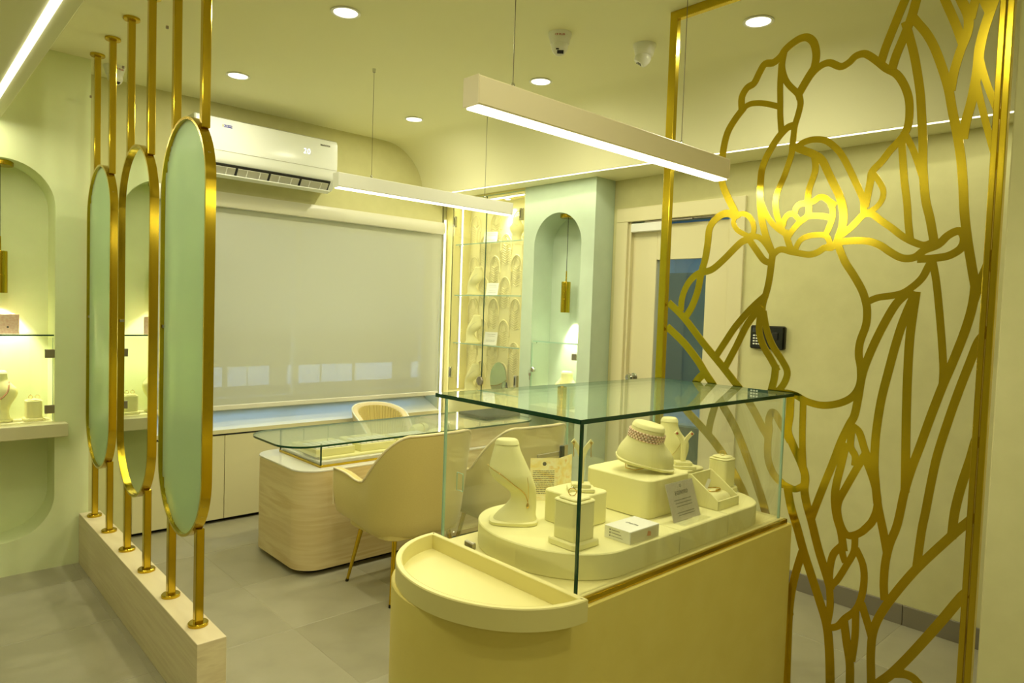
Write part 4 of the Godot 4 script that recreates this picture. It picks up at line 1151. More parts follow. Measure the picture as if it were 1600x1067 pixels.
	ribbon(leaves, 0.025, [0.547, 1.492, 0.560, 1.476, 0.575, 1.451, 0.592, 1.390, 0.617, 1.298, 0.641, 1.199, 0.666, 1.083, 0.679, 0.988, 0.690, 0.888, 0.698, 0.822, 0.706, 0.702])
	ribbon(leaves, 0.026, [0.559, 1.154, 0.565, 1.141, 0.575, 1.085, 0.595, 0.993, 0.608, 0.908, 0.612, 0.828])
	ribbon(leaves, 0.027, [0.554, 0.909, 0.568, 0.889, 0.609, 0.835, 0.709, 0.690, 0.784, 0.555, 0.822, 0.459, 0.830, 0.373, 0.823, 0.257, 0.818, 0.162])
	ribbon(leaves, 0.029, [0.566, 0.656, 0.579, 0.636, 0.630, 0.540, 0.704, 0.409, 0.761, 0.317, 0.801, 0.265, 0.839, 0.203])
	ribbon(leaves, 0.028, [0.756, 0.320, 0.721, 0.332, 0.690, 0.326, 0.659, 0.292])
	ribbon(leaves, 0.027, [0.775, 1.610, 0.814, 1.569, 0.850, 1.496, 0.880, 1.420, 0.902, 1.352, 0.912, 1.304, 0.919, 1.236, 0.928, 1.174, 0.943, 1.140, 0.968, 1.075, 0.991, 0.997, 1.018, 0.912, 1.044, 0.826, 1.057, 0.780])
	ribbon(leaves, 0.027, [0.759, 1.603, 0.787, 1.520, 0.807, 1.440, 0.827, 1.336, 0.844, 1.238, 0.853, 1.142, 0.855, 1.071, 0.853, 1.003, 0.846, 0.948, 0.837, 0.886, 0.826, 0.840, 0.813, 0.790, 0.798, 0.725])
	ribbon(leaves, 0.027, [0.757, 1.603, 0.767, 1.463, 0.767, 1.318, 0.763, 1.175, 0.757, 1.030, 0.754, 0.946])
	ribbon(leaves, 0.025, [0.928, 1.133, 0.908, 1.116, 0.888, 1.061, 0.869, 1.022])
	ribbon(leaves, 0.027, [0.951, 1.068, 0.964, 0.990, 0.976, 0.921, 0.979, 0.865, 0.969, 0.804, 0.951, 0.753, 0.939, 0.694])
	ribbon(leaves, 0.025, [0.887, 1.041, 0.915, 0.979, 0.942, 0.917, 0.966, 0.856, 0.963, 0.806, 0.943, 0.760, 0.920, 0.748, 0.883, 0.771, 0.853, 0.811])
	ribbon(leaves, 0.025, [0.891, 1.040, 0.870, 0.999, 0.850, 0.948, 0.837, 0.897, 0.839, 0.852, 0.853, 0.811, 0.871, 0.786])
	ribbon(leaves, 0.024, [0.934, 1.121, 0.935, 1.064, 0.918, 1.033, 0.917, 1.002])
	ribbon(leaves, 0.023, [0.947, 0.752, 0.943, 0.684, 0.932, 0.652])
	ribbon(leaves, 0.022, [0.903, 0.746, 0.904, 0.695, 0.925, 0.643, 0.953, 0.581, 0.972, 0.554])
	ribbon(leaves, 0.025, [0.950, 0.700, 0.973, 0.666, 0.982, 0.614, 0.981, 0.556, 0.974, 0.480, 0.980, 0.415])
	ribbon(leaves, 0.023, [0.896, 0.706, 0.872, 0.659, 0.865, 0.602, 0.872, 0.536, 0.889, 0.489, 0.921, 0.450, 0.944, 0.414, 0.974, 0.396])
	ribbon(leaves, 0.026, [0.869, 0.521, 0.842, 0.451, 0.830, 0.415])
	ribbon(leaves, 0.028, [0.923, 0.436, 0.910, 0.364, 0.896, 0.296, 0.892, 0.228, 0.887, 0.130])
	ribbon(leaves, 0.024, [0.887, 0.486, 0.884, 0.402, 0.890, 0.314])
	ribbon(leaves, 0.030, [1.160, 1.220, 1.159, 1.143, 1.163, 1.084, 1.141, 1.034, 1.108, 0.975, 1.089, 0.926, 1.089, 0.873, 1.076, 0.819, 1.057, 0.766, 1.037, 0.702, 1.020, 0.652, 0.991, 0.579, 0.978, 0.543])
	ribbon(leaves, 0.024, [1.111, 1.206, 1.108, 1.092, 1.104, 1.024, 1.098, 0.962])
	ribbon(leaves, 0.024, [1.175, 0.882, 1.147, 0.873, 1.120, 0.871, 1.085, 0.898])
	ribbon(leaves, 0.031, [1.154, 0.874, 1.136, 0.800, 1.107, 0.724, 1.079, 0.645, 1.049, 0.572, 1.011, 0.480, 0.982, 0.402, 0.968, 0.313, 0.959, 0.199, 0.954, 0.099])
	ribbon(leaves, 0.028, [1.086, 0.638, 1.103, 0.565, 1.116, 0.483, 1.121, 0.395, 1.120, 0.283, 1.117, 0.130, 1.114, 0.025])
	ribbon(leaves, 0.027, [1.180, 0.601, 1.145, 0.520, 1.132, 0.461, 1.119, 0.399])
	ribbon(leaves, 0.028, [1.154, 1.049, 1.176, 1.084, 1.194, 1.109, 1.211, 1.136, 1.227, 1.146, 1.236, 1.132, 1.240, 1.107, 1.236, 1.080, 1.239, 1.038, 1.235, 0.964, 1.209, 0.909, 1.169, 0.878])
	ribbon(leaves, 0.030, [1.714, 1.555, 1.637, 1.494, 1.540, 1.393, 1.456, 1.312, 1.366, 1.220, 1.329, 1.178, 1.294, 1.129, 1.262, 1.079, 1.240, 1.050])
	ribbon(leaves, 0.032, [1.715, 1.450, 1.632, 1.388, 1.563, 1.319, 1.524, 1.269, 1.477, 1.213, 1.438, 1.147, 1.396, 1.090, 1.365, 1.040, 1.313, 0.937, 1.262, 0.828, 1.225, 0.729, 1.202, 0.640])
	ribbon(leaves, 0.032, [1.521, 1.272, 1.550, 1.248, 1.576, 1.213, 1.605, 1.172, 1.628, 1.137])
	ribbon(leaves, 0.033, [1.654, 1.150, 1.598, 1.097, 1.499, 1.019, 1.416, 0.936, 1.334, 0.820, 1.297, 0.741])
	ribbon(leaves, 0.029, [1.453, 1.200, 1.473, 1.137, 1.490, 1.071, 1.496, 1.025])
	ribbon(leaves, 0.027, [1.279, 1.591, 1.334, 1.541, 1.396, 1.470, 1.443, 1.399, 1.478, 1.344])
	ribbon(leaves, 0.027, [1.295, 1.546, 1.347, 1.480, 1.392, 1.386, 1.435, 1.301])
	ribbon(leaves, 0.026, [1.294, 1.527, 1.298, 1.459, 1.279, 1.401, 1.245, 1.351, 1.218, 1.309])
	ribbon(leaves, 0.025, [1.283, 1.527, 1.267, 1.461, 1.241, 1.403, 1.200, 1.347, 1.177, 1.305, 1.187, 1.261, 1.213, 1.224])
	ribbon(leaves, 0.028, [1.224, 1.323, 1.226, 1.279, 1.236, 1.229])
	ribbon(leaves, 0.027, [1.242, 1.233, 1.208, 1.227, 1.166, 1.224])
	# the part of the design above and below the picture
	ribbon(leaves, 0.027, [0.60, 2.47, 0.66, 2.62, 0.70, 2.78])
	part(o, "flower_outline", flower.mesh(30), M.brass_brushed)
	part(o, "leaf_outline", leaves.mesh(30), M.brass_brushed)

func oval_panels() -> void:
	solo("divider_plinth", span(Vector3(0.818, 0.0, -4.40), Vector3(0.921, 0.285, -2.462), 0.0015), M.travertine_pale, "long low travertine plinth carrying the three oval panels", "plinth")
	var kinds := [["oval_panel", "reeded green glass oval panel in brass, nearest the viewer", -2.7795, M.reeded], ["oval_panel", "brass framed oval mirror panel, middle of the three ovals", -3.4535, M.mirror], ["oval_panel", "reeded green glass oval panel in brass, farthest of the three", -4.1285, M.reeded]]
	var band := MB.new()
	var r := 0.262
	var y0 := 0.590
	var y1 := 2.186
	var outer := stadium(0.0, y0, y1, r, 28)
	var inner := band.inset(outer, 0.010)
	if absf(poly_area(inner)) > absf(poly_area(outer)): inner = band.inset(outer, -0.010)
	var rings := []
	for e in [[outer, -0.027], [outer, 0.009], [inner, 0.009], [inner, -0.027], [outer, -0.027]]:
		var ring := PackedVector3Array()
		for w in e[0]: ring.append(Vector3(e[1], w.y, -w.x))
		rings.append(ring)
	band.loft(rings, false, false)
	var band_m := band.mesh(30)
	var pane := plate(inner, -0.012, -0.006, SIDE)
	# fine vertical flutes on the reeded panes
	var fl := MB.new()
	var rng := RandomNumberGenerator.new()
	rng.seed = 12
	var zc := -0.250
	while zc < 0.246:
		var w := rng.randf_range(0.005, 0.012)
		var z := zc + w
		zc += 2.0 * w
		var cy := sqrt(maxf(0.0, 0.252 * 0.252 - z * z))
		var ya := y0 + 0.01 + 0.252 - cy - 0.005
		var yb := y1 - 0.01 - 0.252 + cy + 0.005
		var a0 := Vector3(-0.012, ya, z - w); var a1 := Vector3(-0.012 - w * 0.30, ya, z); var a2 := Vector3(-0.012, ya, z + w)
		var up := Vector3(0, yb - ya, 0)
		fl.quad(a0, a1, a1 + up, a0 + up)
		fl.quad(a1, a2, a2 + up, a1 + up)
		var b0 := Vector3(-0.006, ya, z - w); var b2 := Vector3(-0.006, ya, z + w)
		fl.quad(b2, b0, b0 + up, b2 + up)
	var flutes := fl.mesh(12)
	var flange := [Vector2(0, 0), Vector2(0.036, 0), Vector2(0.036, 0.010), Vector2(0.033, 0.013), Vector2(0, 0.013)]
	var low := y0 + r - sqrt(r * r - 0.1635 * 0.1635) + 0.006
	var high := y1 - r + sqrt(r * r - 0.1635 * 0.1635) - 0.006
	for e in kinds:
		var o := thing(e[0], e[1], "panel", Vector3(0.872, 0, e[2]), 0, "brass framed oval panels")
		part(o, "frame", band_m, M.brass)
		part(o, "reeded_pane" if e[3] == M.reeded else "mirror", flutes if e[3] == M.reeded else pane, e[3])
		for s in [-0.1635, 0.1635]:
			part(o, "lower_post", span(Vector3(-0.015, 0.290, s - 0.015), Vector3(0.015, low, s + 0.015), 0.003), M.brass)
			part(o, "upper_post", span(Vector3(-0.015, high, s - 0.015), Vector3(0.015, 2.795, s + 0.015), 0.003), M.brass)
			part(o, "base_flange", lathed(flange, 26, Vector3(0, 0.285, s)), M.brass)
			part(o, "ceiling_flange", lathed(flange, 26, Vector3(0, 2.80, s), Basis(Vector3.RIGHT, PI)), M.brass)
		for q in [[0.05, 0.256], [-0.05, 0.256], [0.30, -0.25], [0.0, -0.252]]:
			part(o, "clip", bx(Vector3(-0.016, 1.388 + q[0] * 4.0, q[1] * 0.96), Vector3(0.01, 0.012, 0.008), 0.001), M.steel)

func desk() -> void:
	var o := thing("desk", "travertine desk with rounded corners, white shelf and glass top", "desk", Vector3.ZERO)
	part(o, "plinth", slab(rrect(1.72, 3.48, 3.36, 4.04, 0.10), 0.0, 0.032), M.dark)
	part(o, "base", slab(rrect(1.668, 3.425, 3.42, 4.09, 0.135, 12), 0.030, 0.578, 0.002), M.travertine)
	part(o, "white_top", slab(rrect(1.666, 3.423, 3.422, 4.092, 0.137, 12), 0.578, 0.588, 0.002), M.white_gloss)
	part(o, "pedestal", span(Vector3(2.83, 0.588, -4.05), Vector3(3.40, 0.722, -3.45), 0.003), M.travertine)
	part(o, "brass_strip", span(Vector3(1.80, 0.588, -3.484), Vector3(2.81, 0.602, -3.478), 0.0005), M.brass)
	part(o, "brass_strip", span(Vector3(1.80, 0.588, -4.01), Vector3(1.806, 0.602, -3.478), 0.0005), M.brass)
	var b := Vector3(1.806, 0.588, -3.484)
	part(o, "display_pane", span(b, Vector3(2.81, 0.722, -3.490), 0), M.glass)
	part(o, "display_pane", span(b, Vector3(1.812, 0.722, -4.01), 0), M.glass)
	part(o, "display_pane", span(Vector3(1.806, 0.588, -4.005), Vector3(2.81, 0.722, -4.011), 0), M.glass)
	part(o, "pane_edge", span(Vector3(1.8052, 0.588, -3.4905), Vector3(1.8125, 0.722, -3.4832), 0), M.glass_edge)
	part(o, "pane_edge", span(Vector3(1.8052, 0.588, -4.0115), Vector3(1.8125, 0.722, -4.0045), 0), M.dark)
	part(o, "display_floor", span(Vector3(1.816, 0.588, -4.0), Vector3(2.80, 0.616, -3.50), 0.003), M.white_gloss)
	part(o, "display_mat", span(Vector3(1.84, 0.616, -3.98), Vector3(2.78, 0.630, -3.53), 0.003), M.bust)
	var g := rrect(1.578, 3.405, 3.47, 4.0, 0.17, 14)
	var top := part(o, "glass_top", slab(g, 0.722, 0.732), M.glass_tint)
	var m := MB.new()
	var big := m.inset(g, 0.001)
	if absf(poly_area(big)) < absf(poly_area(g)): big = m.inset(g, -0.001)
	var rings := []
	for e in [[g, 0.7215], [big, 0.7215], [big, 0.7325], [g, 0.7325], [g, 0.7215]]:
		var r := PackedVector3Array()
		for w in e[0]: r.append(Vector3(w.x, e[1], -w.y))
		rings.append(r)
	m.loft(rings, false, false)
	part(top, "polished_edge", m.mesh(), M.glass_edge)
	# trays and cushions inside the display
	for e in [[1.94, "nearest the rounded end"], [2.23, "second from the rounded end"], [2.52, "third from the rounded end"]]:
		var t := thing("jewellery_tray", "cream jewellery tray under the desk glass, %s" % e[1], "tray", Vector3(e[0], 0.630, -3.66), 0, "trays under the desk glass")
		part(t, "box", bx(Vector3(0.0, 0.022, 0), Vector3(0.25, 0.044, 0.20), 0.003), M.bust)
		for i in 6: part(t, "pad", bx(Vector3(-0.1 + 0.04 * i, 0.047, 0), Vector3(0.032, 0.008, 0.17), 0.003), M.paper)
		part(t, "lining", bx(Vector3(0, 0.0445, 0), Vector3(0.235, 0.002, 0.185), 0), M.vent)
	for e in [[1.98, "left"], [2.30, "middle"]]:
		var t := thing("jewellery_pad", "flat cream jewellery pad at the back of the desk display, %s one" % e[1], "pad", Vector3(e[0], 0.630, -3.86), 0, "pads under the desk glass")
		part(t, "board", bx(Vector3(0, 0.012, 0), Vector3(0.27, 0.024, 0.16), 0.004), M.velvet)
		part(t, "necklace", tubed(curve([Vector3(-0.09, 0.0255, -0.05), Vector3(-0.05, 0.0255, 0.02), Vector3(0, 0.0255, 0.05), Vector3(0.05, 0.0255, 0.02), Vector3(0.09, 0.0255, -0.05)]), 0.0025, 6), M.gold)
	for k in 2:
		var t := thing("bracelet_cushion", "%s cream bracelet cushion at the right of the desk display" % ["nearer", "farther"][k], "cushion", Vector3(2.735, 0.630, -3.66 - 0.20 * k), 0.3, "bracelet cushions in the desk")
		part(t, "roll", lathed([Vector2(0, -0.08), Vector2(0.025, -0.078), Vector2(0.034, -0.05), Vector2(0.036, 0.0), Vector2(0.034, 0.05), Vector2(0.025, 0.078), Vector2(0, 0.08)], 24, Vector3(0, 0.036, 0), Basis(Vector3.BACK, PI / 2)), M.bust)
		var p := []
		for i in 24: p.append(Vector3(0.01, 0.036 + 0.0375 * cos(TAU * i / 24), 0.0375 * sin(TAU * i / 24)))
		part(t, "bracelet", tubed(p, 0.0025, 6, true), M.gold)
	var pd := thing("desk_pad", "dark grey flat pad lying on the right of the desk glass", "desk pad", Vector3(3.27, 0.7325, -3.74))
	part(pd, "slab", bx(Vector3(0, 0.011, 0), Vector3(0.34, 0.022, 0.30), 0.004), M.pad)
	part(pd, "surface", bx(Vector3(0, 0.0225, 0), Vector3(0.31, 0.002, 0.27), 0.0005), M.dim)

# a padded tub chair: back at +z
func tub(hw: float, zf: float, zb: float, rc: float, arm: float, back: float, flutes: bool) -> Array:
	var path := []
	var nrm := []
	for i in 9: path.append(Vector2(-hw, lerpf(zf, zb - rc, i / 9.0)))
	for i in 13:
		var a := PI + PI * 0.5 * i / 12
		path.append(Vector2(-hw + rc + rc * cos(a), zb - rc - rc * sin(a)))
	for i in range(1, 6): path.append(Vector2(lerpf(-hw + rc, hw - rc, i / 6.0), zb))
	var nn := path.size()
	for i in range(nn):
		var q: Vector2 = path[nn - 1 - i]
		if i < 5 and absf(q.y - zb) < 1e-6: continue
		path.append(Vector2(-q.x, q.y))
	var uniq := [path[0]]
	for q in path:
		if q.distance_to(uniq[-1]) > 0.004: uniq.append(q)
	path = uniq
	var tot := 0.0
	var s := [0.0]
	for i in range(1, path.size()):
		tot += path[i].distance_to(path[i - 1])
		s.append(tot)
	var m := MB.new()
	var rings := []
	var edge := []
	var fl := []
	for i in path.size():
		var d: Vector2 = (path[mini(i + 1, path.size() - 1)] - path[maxi(i - 1, 0)]).normalized()
		var n := Vector2(-d.y, d.x)                     # towards the seat
		if n.dot(Vector2(0, (zf + zb) * 0.5) - path[i]) < 0: n = -n
		var far: float = absf(s[i] - tot * 0.5)
		var t := smoothstep(hw * 0.55, hw * 0.55 + 0.30, far)
		if flutes: t = clampf(pow(far / 0.44, 2.4), 0.0, 1.0)
		var dip := 0.022 * exp(-pow((far - hw * 0.55 - 0.33) / 0.09, 2.0))
		var top := lerpf(back, arm, t) - dip
		var bot := 0.325 + 0.03 * smoothstep(0.35, 0.75, far)
		var lean := 0.045 * (1.0 - t)
		var r := PackedVector3Array()
		var mid := (bot + top) * 0.5
		var prof := [[0.055, bot], [0.022, bot + 0.03], [0.006, bot + 0.10], [-lean * 0.4, mid + 0.03], [-lean, top - 0.02], [0.006 - lean, top - 0.004], [0.022 - lean, top], [0.040 - lean, top - 0.004], [0.048 - lean, top - 0.022], [0.052 - lean * 0.4, mid], [0.060, bot + 0.12], [0.080, bot + 0.01]]
		for q in prof:
			var w: Vector2 = path[i] + n * q[0]
			r.append(Vector3(w.x, q[1], w.y))
		rings.append(r)
		edge.append(r[4].lerp(r[5], 0.7) + Vector3(0, 0.004, 0) - Vector3(n.x, 0, n.y) * 0.002)
		fl.append([r[8], r[9], r[10]])
	# close the arm fronts softly
	for k in [0, -1]:
		var r: PackedVector3Array = rings[k]
		var c := Vector3.ZERO
		for q in r: c += q
		c /= r.size()
		var out := PackedVector3Array()
		for q in r: out.append(c + (q - c) * 0.86 + Vector3(0, 0, -0.016 if zf < zb else 0.016))
		if k == 0: rings.push_front(out)
		else: rings.append(out)
	m.loft(rings)
	var shell_m := m.mesh(55)
	m = MB.new()
	m.tube(edge, 0.0062, 7)
	var f0: Vector3 = edge[0]
	m.tube([f0, f0 + Vector3(0.004, -0.06, -0.012), f0 + Vector3(0.006, -0.20, -0.012)], 0.005, 6)
	var pipe := m.mesh(60)
	m = MB.new()
	if flutes:
		for i in range(2, fl.size() - 2):
			for h in 1:
				var a: Vector3 = fl[i][0].lerp(fl[i + 1][0], 0.5 * h) if i + 1 < fl.size() else fl[i][0]
				var b: Vector3 = fl[i][1].lerp(fl[i + 1][1], 0.5 * h) if i + 1 < fl.size() else fl[i][1]
				var c: Vector3 = fl[i][2].lerp(fl[i + 1][2], 0.5 * h) if i + 1 < fl.size() else fl[i][2]
				m.tube([a, a.lerp(b, 0.3), b, b.lerp(c, 0.5), c], 0.0135, 8)
	return [shell_m, pipe, m.mesh(50) if flutes else null]

func chair(called: String, label: String, at: Vector3, turn: float, flutes: bool, back: float, arm: float) -> Node3D:
	var o := thing(called, label, "chair", at, turn, "" if flutes else "beige armchairs facing the desk")
	var b := tub(0.195 if flutes else 0.285, -0.22 if flutes else -0.27, 0.265, 0.185 if flutes else 0.20, arm, back, flutes)
	part(o, "shell", b[0], M.piping if flutes else M.fabric)
	part(o, "piping", b[1], M.paper if flutes else M.piping)
	if flutes: part(o, "fluted_lining", b[2], M.fabric)
	part(o, "seat_base", slab(rrect(-0.155 if flutes else -0.235, -0.215, 0.155 if flutes else 0.235, 0.19 if flutes else 0.235, 0.09), 0.325, 0.37, 0.004), M.fabric)
	part(o, "seat_cushion", slab(rrect(-0.15 if flutes else -0.225, -0.20, 0.15 if flutes else 0.225, 0.20 if flutes else 0.25, 0.08), 0.37, 0.465, 0.018), M.fabric)
	for s in [[-1, 1], [1, 1], [-1, -1], [1, -1]]:
		var foot := Vector3(s[0] * (0.16 if flutes else 0.222), 0.0, s[1] * 0.215)
		var head := Vector3(s[0] * (0.12 if flutes else 0.165), 0.335, s[1] * 0.155)
		var ax := (head - foot).normalized()
		var bas := Basis(ax.cross(Vector3.FORWARD).normalized(), ax, Vector3.ZERO)
		bas.z = bas.x.cross(bas.y)
		var l := foot.distance_to(head)
		var leg := part(o, "leg", lathed([Vector2(0.008, 0.012), Vector2(0.014, l), Vector2(0.0, l)], 16, foot, bas), M.brass)
		part(leg, "foot_cap", lathed([Vector2(0.0, 0.0), Vector2(0.009, 0.0), Vector2(0.009, 0.016), Vector2(0.0, 0.016)], 14, foot, bas), M.black)
	return o

func chairs() -> void:
	var a := chair("armchair", "beige padded armchair with gold legs, nearest the oval panels", Vector3(2.085, 0, -3.05), 0.0, false, 0.872, 0.625)
	copy(a, "armchair", "second beige armchair, seen through the glass display case", Vector3(2.70, 0, -2.93), -0.06)
	chair("fluted_chair", "beige chair with a fluted back on the far side of the desk", Vector3(2.80, 0, -4.345), PI, true, 0.752, 0.56)

func case_contents() -> void:
	# three part plinth: rounded left block, square middle, rounded right block
	var y := 0.765
	var h := 0.075
	var zf := -1.162
	var zb := -1.70
	var pl := PackedVector2Array([Vector2(1.812, -zb), Vector2(1.812, -zf)])
	for i in 29:
		var t := PI * 1.5 - PI * i / 28
		pl.append(Vector2(1.53 + 0.205 * cos(t), (-zf - zb) * 0.5 + (zf - zb) * 0.5 * sin(t)))
	solo("display_plinth", slab(pl, 0, h, 0.003), M.bust, "cream plinth block with a rounded end, left of three in the glass case", "plinth", Vector3(0, y, 0), 0, "plinth blocks in the glass case")
	solo("display_plinth", slab(PackedVector2Array([Vector2(1.815, -zb), Vector2(2.098, -zb), Vector2(2.098, -zf), Vector2(1.815, -zf)]), 0, h, 0.003), M.bust, "square cream plinth block in the middle of the glass case", "plinth", Vector3(0, y, 0), 0, "plinth blocks in the glass case")
	var pr := PackedVector2Array([Vector2(2.101, -zb), Vector2(2.101, -zf)])
	for i in 29:
		var t := -PI * 0.5 + PI * i / 28
		pr.append(Vector2(2.25 + 0.175 * signf(cos(t)) * pow(absf(cos(t)), 0.8), (-zf - zb) * 0.5 + (zf - zb) * 0.5 * sin(t)))
	solo("display_plinth", slab(pr, 0, h, 0.003), M.bust, "cream plinth block with a rounded end, right of three in the glass case", "plinth", Vector3(0, y, 0), 0, "plinth blocks in the glass case")
	var py := y + h
	solo("display_riser", slab(rrect(1.812, 1.285, 2.062, 1.56, 0.035), 0, 0.125, 0.003), M.bust, "tall cream riser block under the choker bust", "riser", Vector3(0, py, 0), 0, "riser blocks in the glass case")
	solo("display_riser", slab(rrect(2.066, 1.33, 2.225, 1.54, 0.025), 0, 0.112, 0.003), M.bust, "narrow cream riser behind the tall block in the case", "riser", Vector3(0, py, 0), 0, "riser blocks in the glass case")
	solo("display_riser", slab(rrect(1.545, 1.352, 1.70, 1.50, 0.025), 0, 0.100, 0.003), M.bust, "low cream riser under the earring stand by the case corner", "riser", Vector3(0, py, 0), 0, "riser blocks in the glass case")
	var ry := py + 0.1255
	var face := -0.7478
	# leaning bust at the left with its diagonal chain
	var p1 := Vector3(1.462, py + 0.0005, -1.530)
	bust(LEAN, p1, face, "tall leaning cream bust at the left end of the glass case")
	chain(LEAN, [[-0.092, 0.178], [-0.05, 0.158], [-0.01, 0.128], [0.022, 0.100], [0.034, 0.072]], 0.0013, p1, face, M.gold, "gold_chain", "gold rope chain slung across the leaning bust in the case", 0.0016, 0.0)
	chain(LEAN, [[0.030, 0.150], [0.034, 0.12], [0.035, 0.085], [0.034, 0.070]], 0.0007, p1, face, M.gold, "fine_chain", "thin gold chain end with a drop on the leaning bust", 0.0, 0.011)
	# choker bust on the tall riser, tipped forward on a wire stand
	var low := [[0.0, 0.010, 0.100, 0.0, 0.062], [0.010, 0.010, 0.102, 0.0, 0.064], [0.0105, 0.009, 0.099, 0.0, 0.061], [0.03, 0.008, 0.098, 0.0, 0.060], [0.050, 0.006, 0.090, 0.0, 0.056], [0.075, -0.002, 0.070, 0.0, 0.050], [0.092, -0.007, 0.061, 0.0, 0.047], [0.125, -0.008, 0.056, 0.0, 0.044]]
	var b2 := Vector3(1.925, ry + 0.028, -1.40)
	var tilt := Basis(Vector3.UP, face) * Basis(Vector3.BACK, -0.20) * Basis(Vector3.RIGHT, 0.12)
	var bb := bust(low, b2, 0, "low cream bust in a pearl choker tipped forward on the riser")
	bb.basis = tilt
	var ws := part(bb, "wire_stand", tubed([Vector3(-0.06, 0.0, 0.03), Vector3(-0.055, -0.02, 0.035), Vector3(-0.02, -0.022, 0.03), Vector3(0.02, -0.006, 0.02)], 0.002, 6), M.gold)
	part(bb, "prop", bx(Vector3(-0.02, -0.012, -0.02), Vector3(0.05, 0.024, 0.05), 0.002), M.bust)
	var ck := thing("pearl_choker", "three row pearl and rose gold choker on the tipped bust", "necklace", b2, 0, "gold necklaces")
	ck.basis = tilt
	for k in 4:
		var pts := []
		for i in 40:
			var a := PI * (-0.12 + 1.24 * i / 39)
			pts.append(Vector3(-0.008 + 0.061 * cos(a), 0.088 + 0.0075 * k, 0.0485 * sin(a)))
		part(ck, "pearl_row", beads(range(k % 2, 40, 2).map(func(i): return pts[i]), 0.0040), M.pearl)
		part(ck, "gold_row", beads(range(1 - k % 2, 40, 2).map(func(i): return pts[i]), 0.0034), M.rose)
	# bust and earring tree on the narrow riser
	var p3 := Vector3(2.165, py + 0.1125, -1.455)
	bust(LOWSET, p3, face, "cream bust at the back of the case behind an earring stand")
	chain(LOWSET, [[-0.045, 0.11], [-0.025, 0.075], [-0.004, 0.035], [0.03, 0.07], [0.045, 0.105]], 0.0007, p3, face, M.gold, "fine_chain", "fine gold chain on the bust at the back of the case")
	var specs := [[Vector3(2.138, py + 0.1125, -1.372), 0.135, "earring stand with red drops before the back bust in the case", "pair of small red earrings on the stand before the back bust", M.red], [Vector3(1.625, py + 0.1005, -1.41), 0.165, "tall earring stand on the low riser by the case corner", "pair of gold drop earrings on the tall stand by the case corner", M.gold]]
	for e in specs:
		var hh: float = e[1]
		var et := thing("earring_tree", e[2], "earring stand", e[0], face, "cream earring stands")
		part(et, "foot", slab(rrect(-0.042, -0.030, 0.042, 0.030, 0.004), 0, 0.012, 0.002), M.bust)
		part(et, "step", slab(rrect(-0.030, -0.021, 0.030, 0.021, 0.004), 0.012, 0.024, 0.002), M.bust)
		part(et, "stem", slab(rrect(-0.009, -0.005, 0.009, 0.005, 0.003), 0.024, hh * 0.72, 0.001), M.bust)
		for s in [-1, 1]:
			part(et, "arm", plate(PackedVector2Array([Vector2(s * -0.008, hh * 0.62), Vector2(s * 0.009, hh * 0.62), Vector2(s * 0.018, hh * 0.78), Vector2(s * 0.036, hh * 0.93), Vector2(s * 0.026, hh), Vector2(s * 0.006, hh * 0.84)]), -0.004, 0.004, Transform3D(), 0.001), M.bust)
		var er := thing("earrings", e[3], "earrings", e[0], face, "small earrings in the case")
		for s in [-1, 1]:
			var at := Vector3(s * 0.027, hh * 0.93, 0.0045)
			var sb := MB.new()
			sb.lathe([Vector2(0, 0), Vector2(0.004, 0), Vector2(0.004, 0.003), Vector2(0, 0.004)], 10, at, Basis(Vector3.RIGHT, PI / 2))
			if e[4] == M.gold: sb.tube([at, at + Vector3(0, -0.02, 0.003), at + Vector3(0.001, -0.045, 0.003)], 0.0013, 5)
			part(er, "stud", sb.mesh(), e[4])
	# ring stands, rings
	ring_block(Vector3(1.458, py, -1.285), 0.0, 0.088, 0.138, "tall cream ring stand at the near corner of the glass case")
	ring(Vector3(1.452, py + 0.138, -1.29), -0.9, 0.011, "gold ring on the tall ring stand at the case corner")
	ring_block(Vector3(2.365, py, -1.345), 0.0, 0.075, 0.135, "cream ring stand at the right end of the glass case")
	ring(Vector3(2.365, py + 0.135, -1.345), -0.9, 0.010, "gold ring on the ring stand at the right end of the case")
	# printed box
	var bx1 := thing("gift_box", "small white printed drawer box with an orange ribbon tab", "box", Vector3(1.648, py, -1.222), 0.0)
	part(bx1, "sleeve", bx(Vector3(0, 0.0185, 0), Vector3(0.142, 0.037, 0.094), 0.0008), M.paper)
	part(bx1, "drawer", bx(Vector3(0.0, 0.018, 0.0474), Vector3(0.134, 0.032, 0.001), 0), M.laminate)
	part(bx1, "ribbon_tab", plate(PackedVector2Array([Vector2(0.010, 0.012), Vector2(0.026, 0.010), Vector2(0.026, 0.022), Vector2(0.014, 0.026)]), 0.048, 0.050), M.orange)
	lettering(bx1, "charm", 0.012, Vector3(0.0, 0.0372, 0.0), Basis(Vector3.UP, -PI * 0.5) * Basis(Vector3.RIGHT, -PI / 2), M.print)
	var pm := MB.new()
	for k in 3:
		pm.box(Vector3(-0.0712, 0.028 - 0.009 * k, -0.026), Vector3(0.0006, 0.004, 0.004), 0)
		for i in 7: pm.box(Vector3(-0.0712, 0.028 - 0.009 * k, -0.018 + 0.006 * i * (0.7 + 0.15 * k)), Vector3(0.0005, 0.0016, 0.0045), 0)
	part(bx1, "printed_lines", pm.mesh(), M.print)
	# acrylic sign
	var sg := thing("acrylic_sign", "leaning clear acrylic sign with a pinkish printed card", "sign", Vector3(1.935, py, -1.215), 0.0)
	var lb := Basis(Vector3.RIGHT, -0.33)
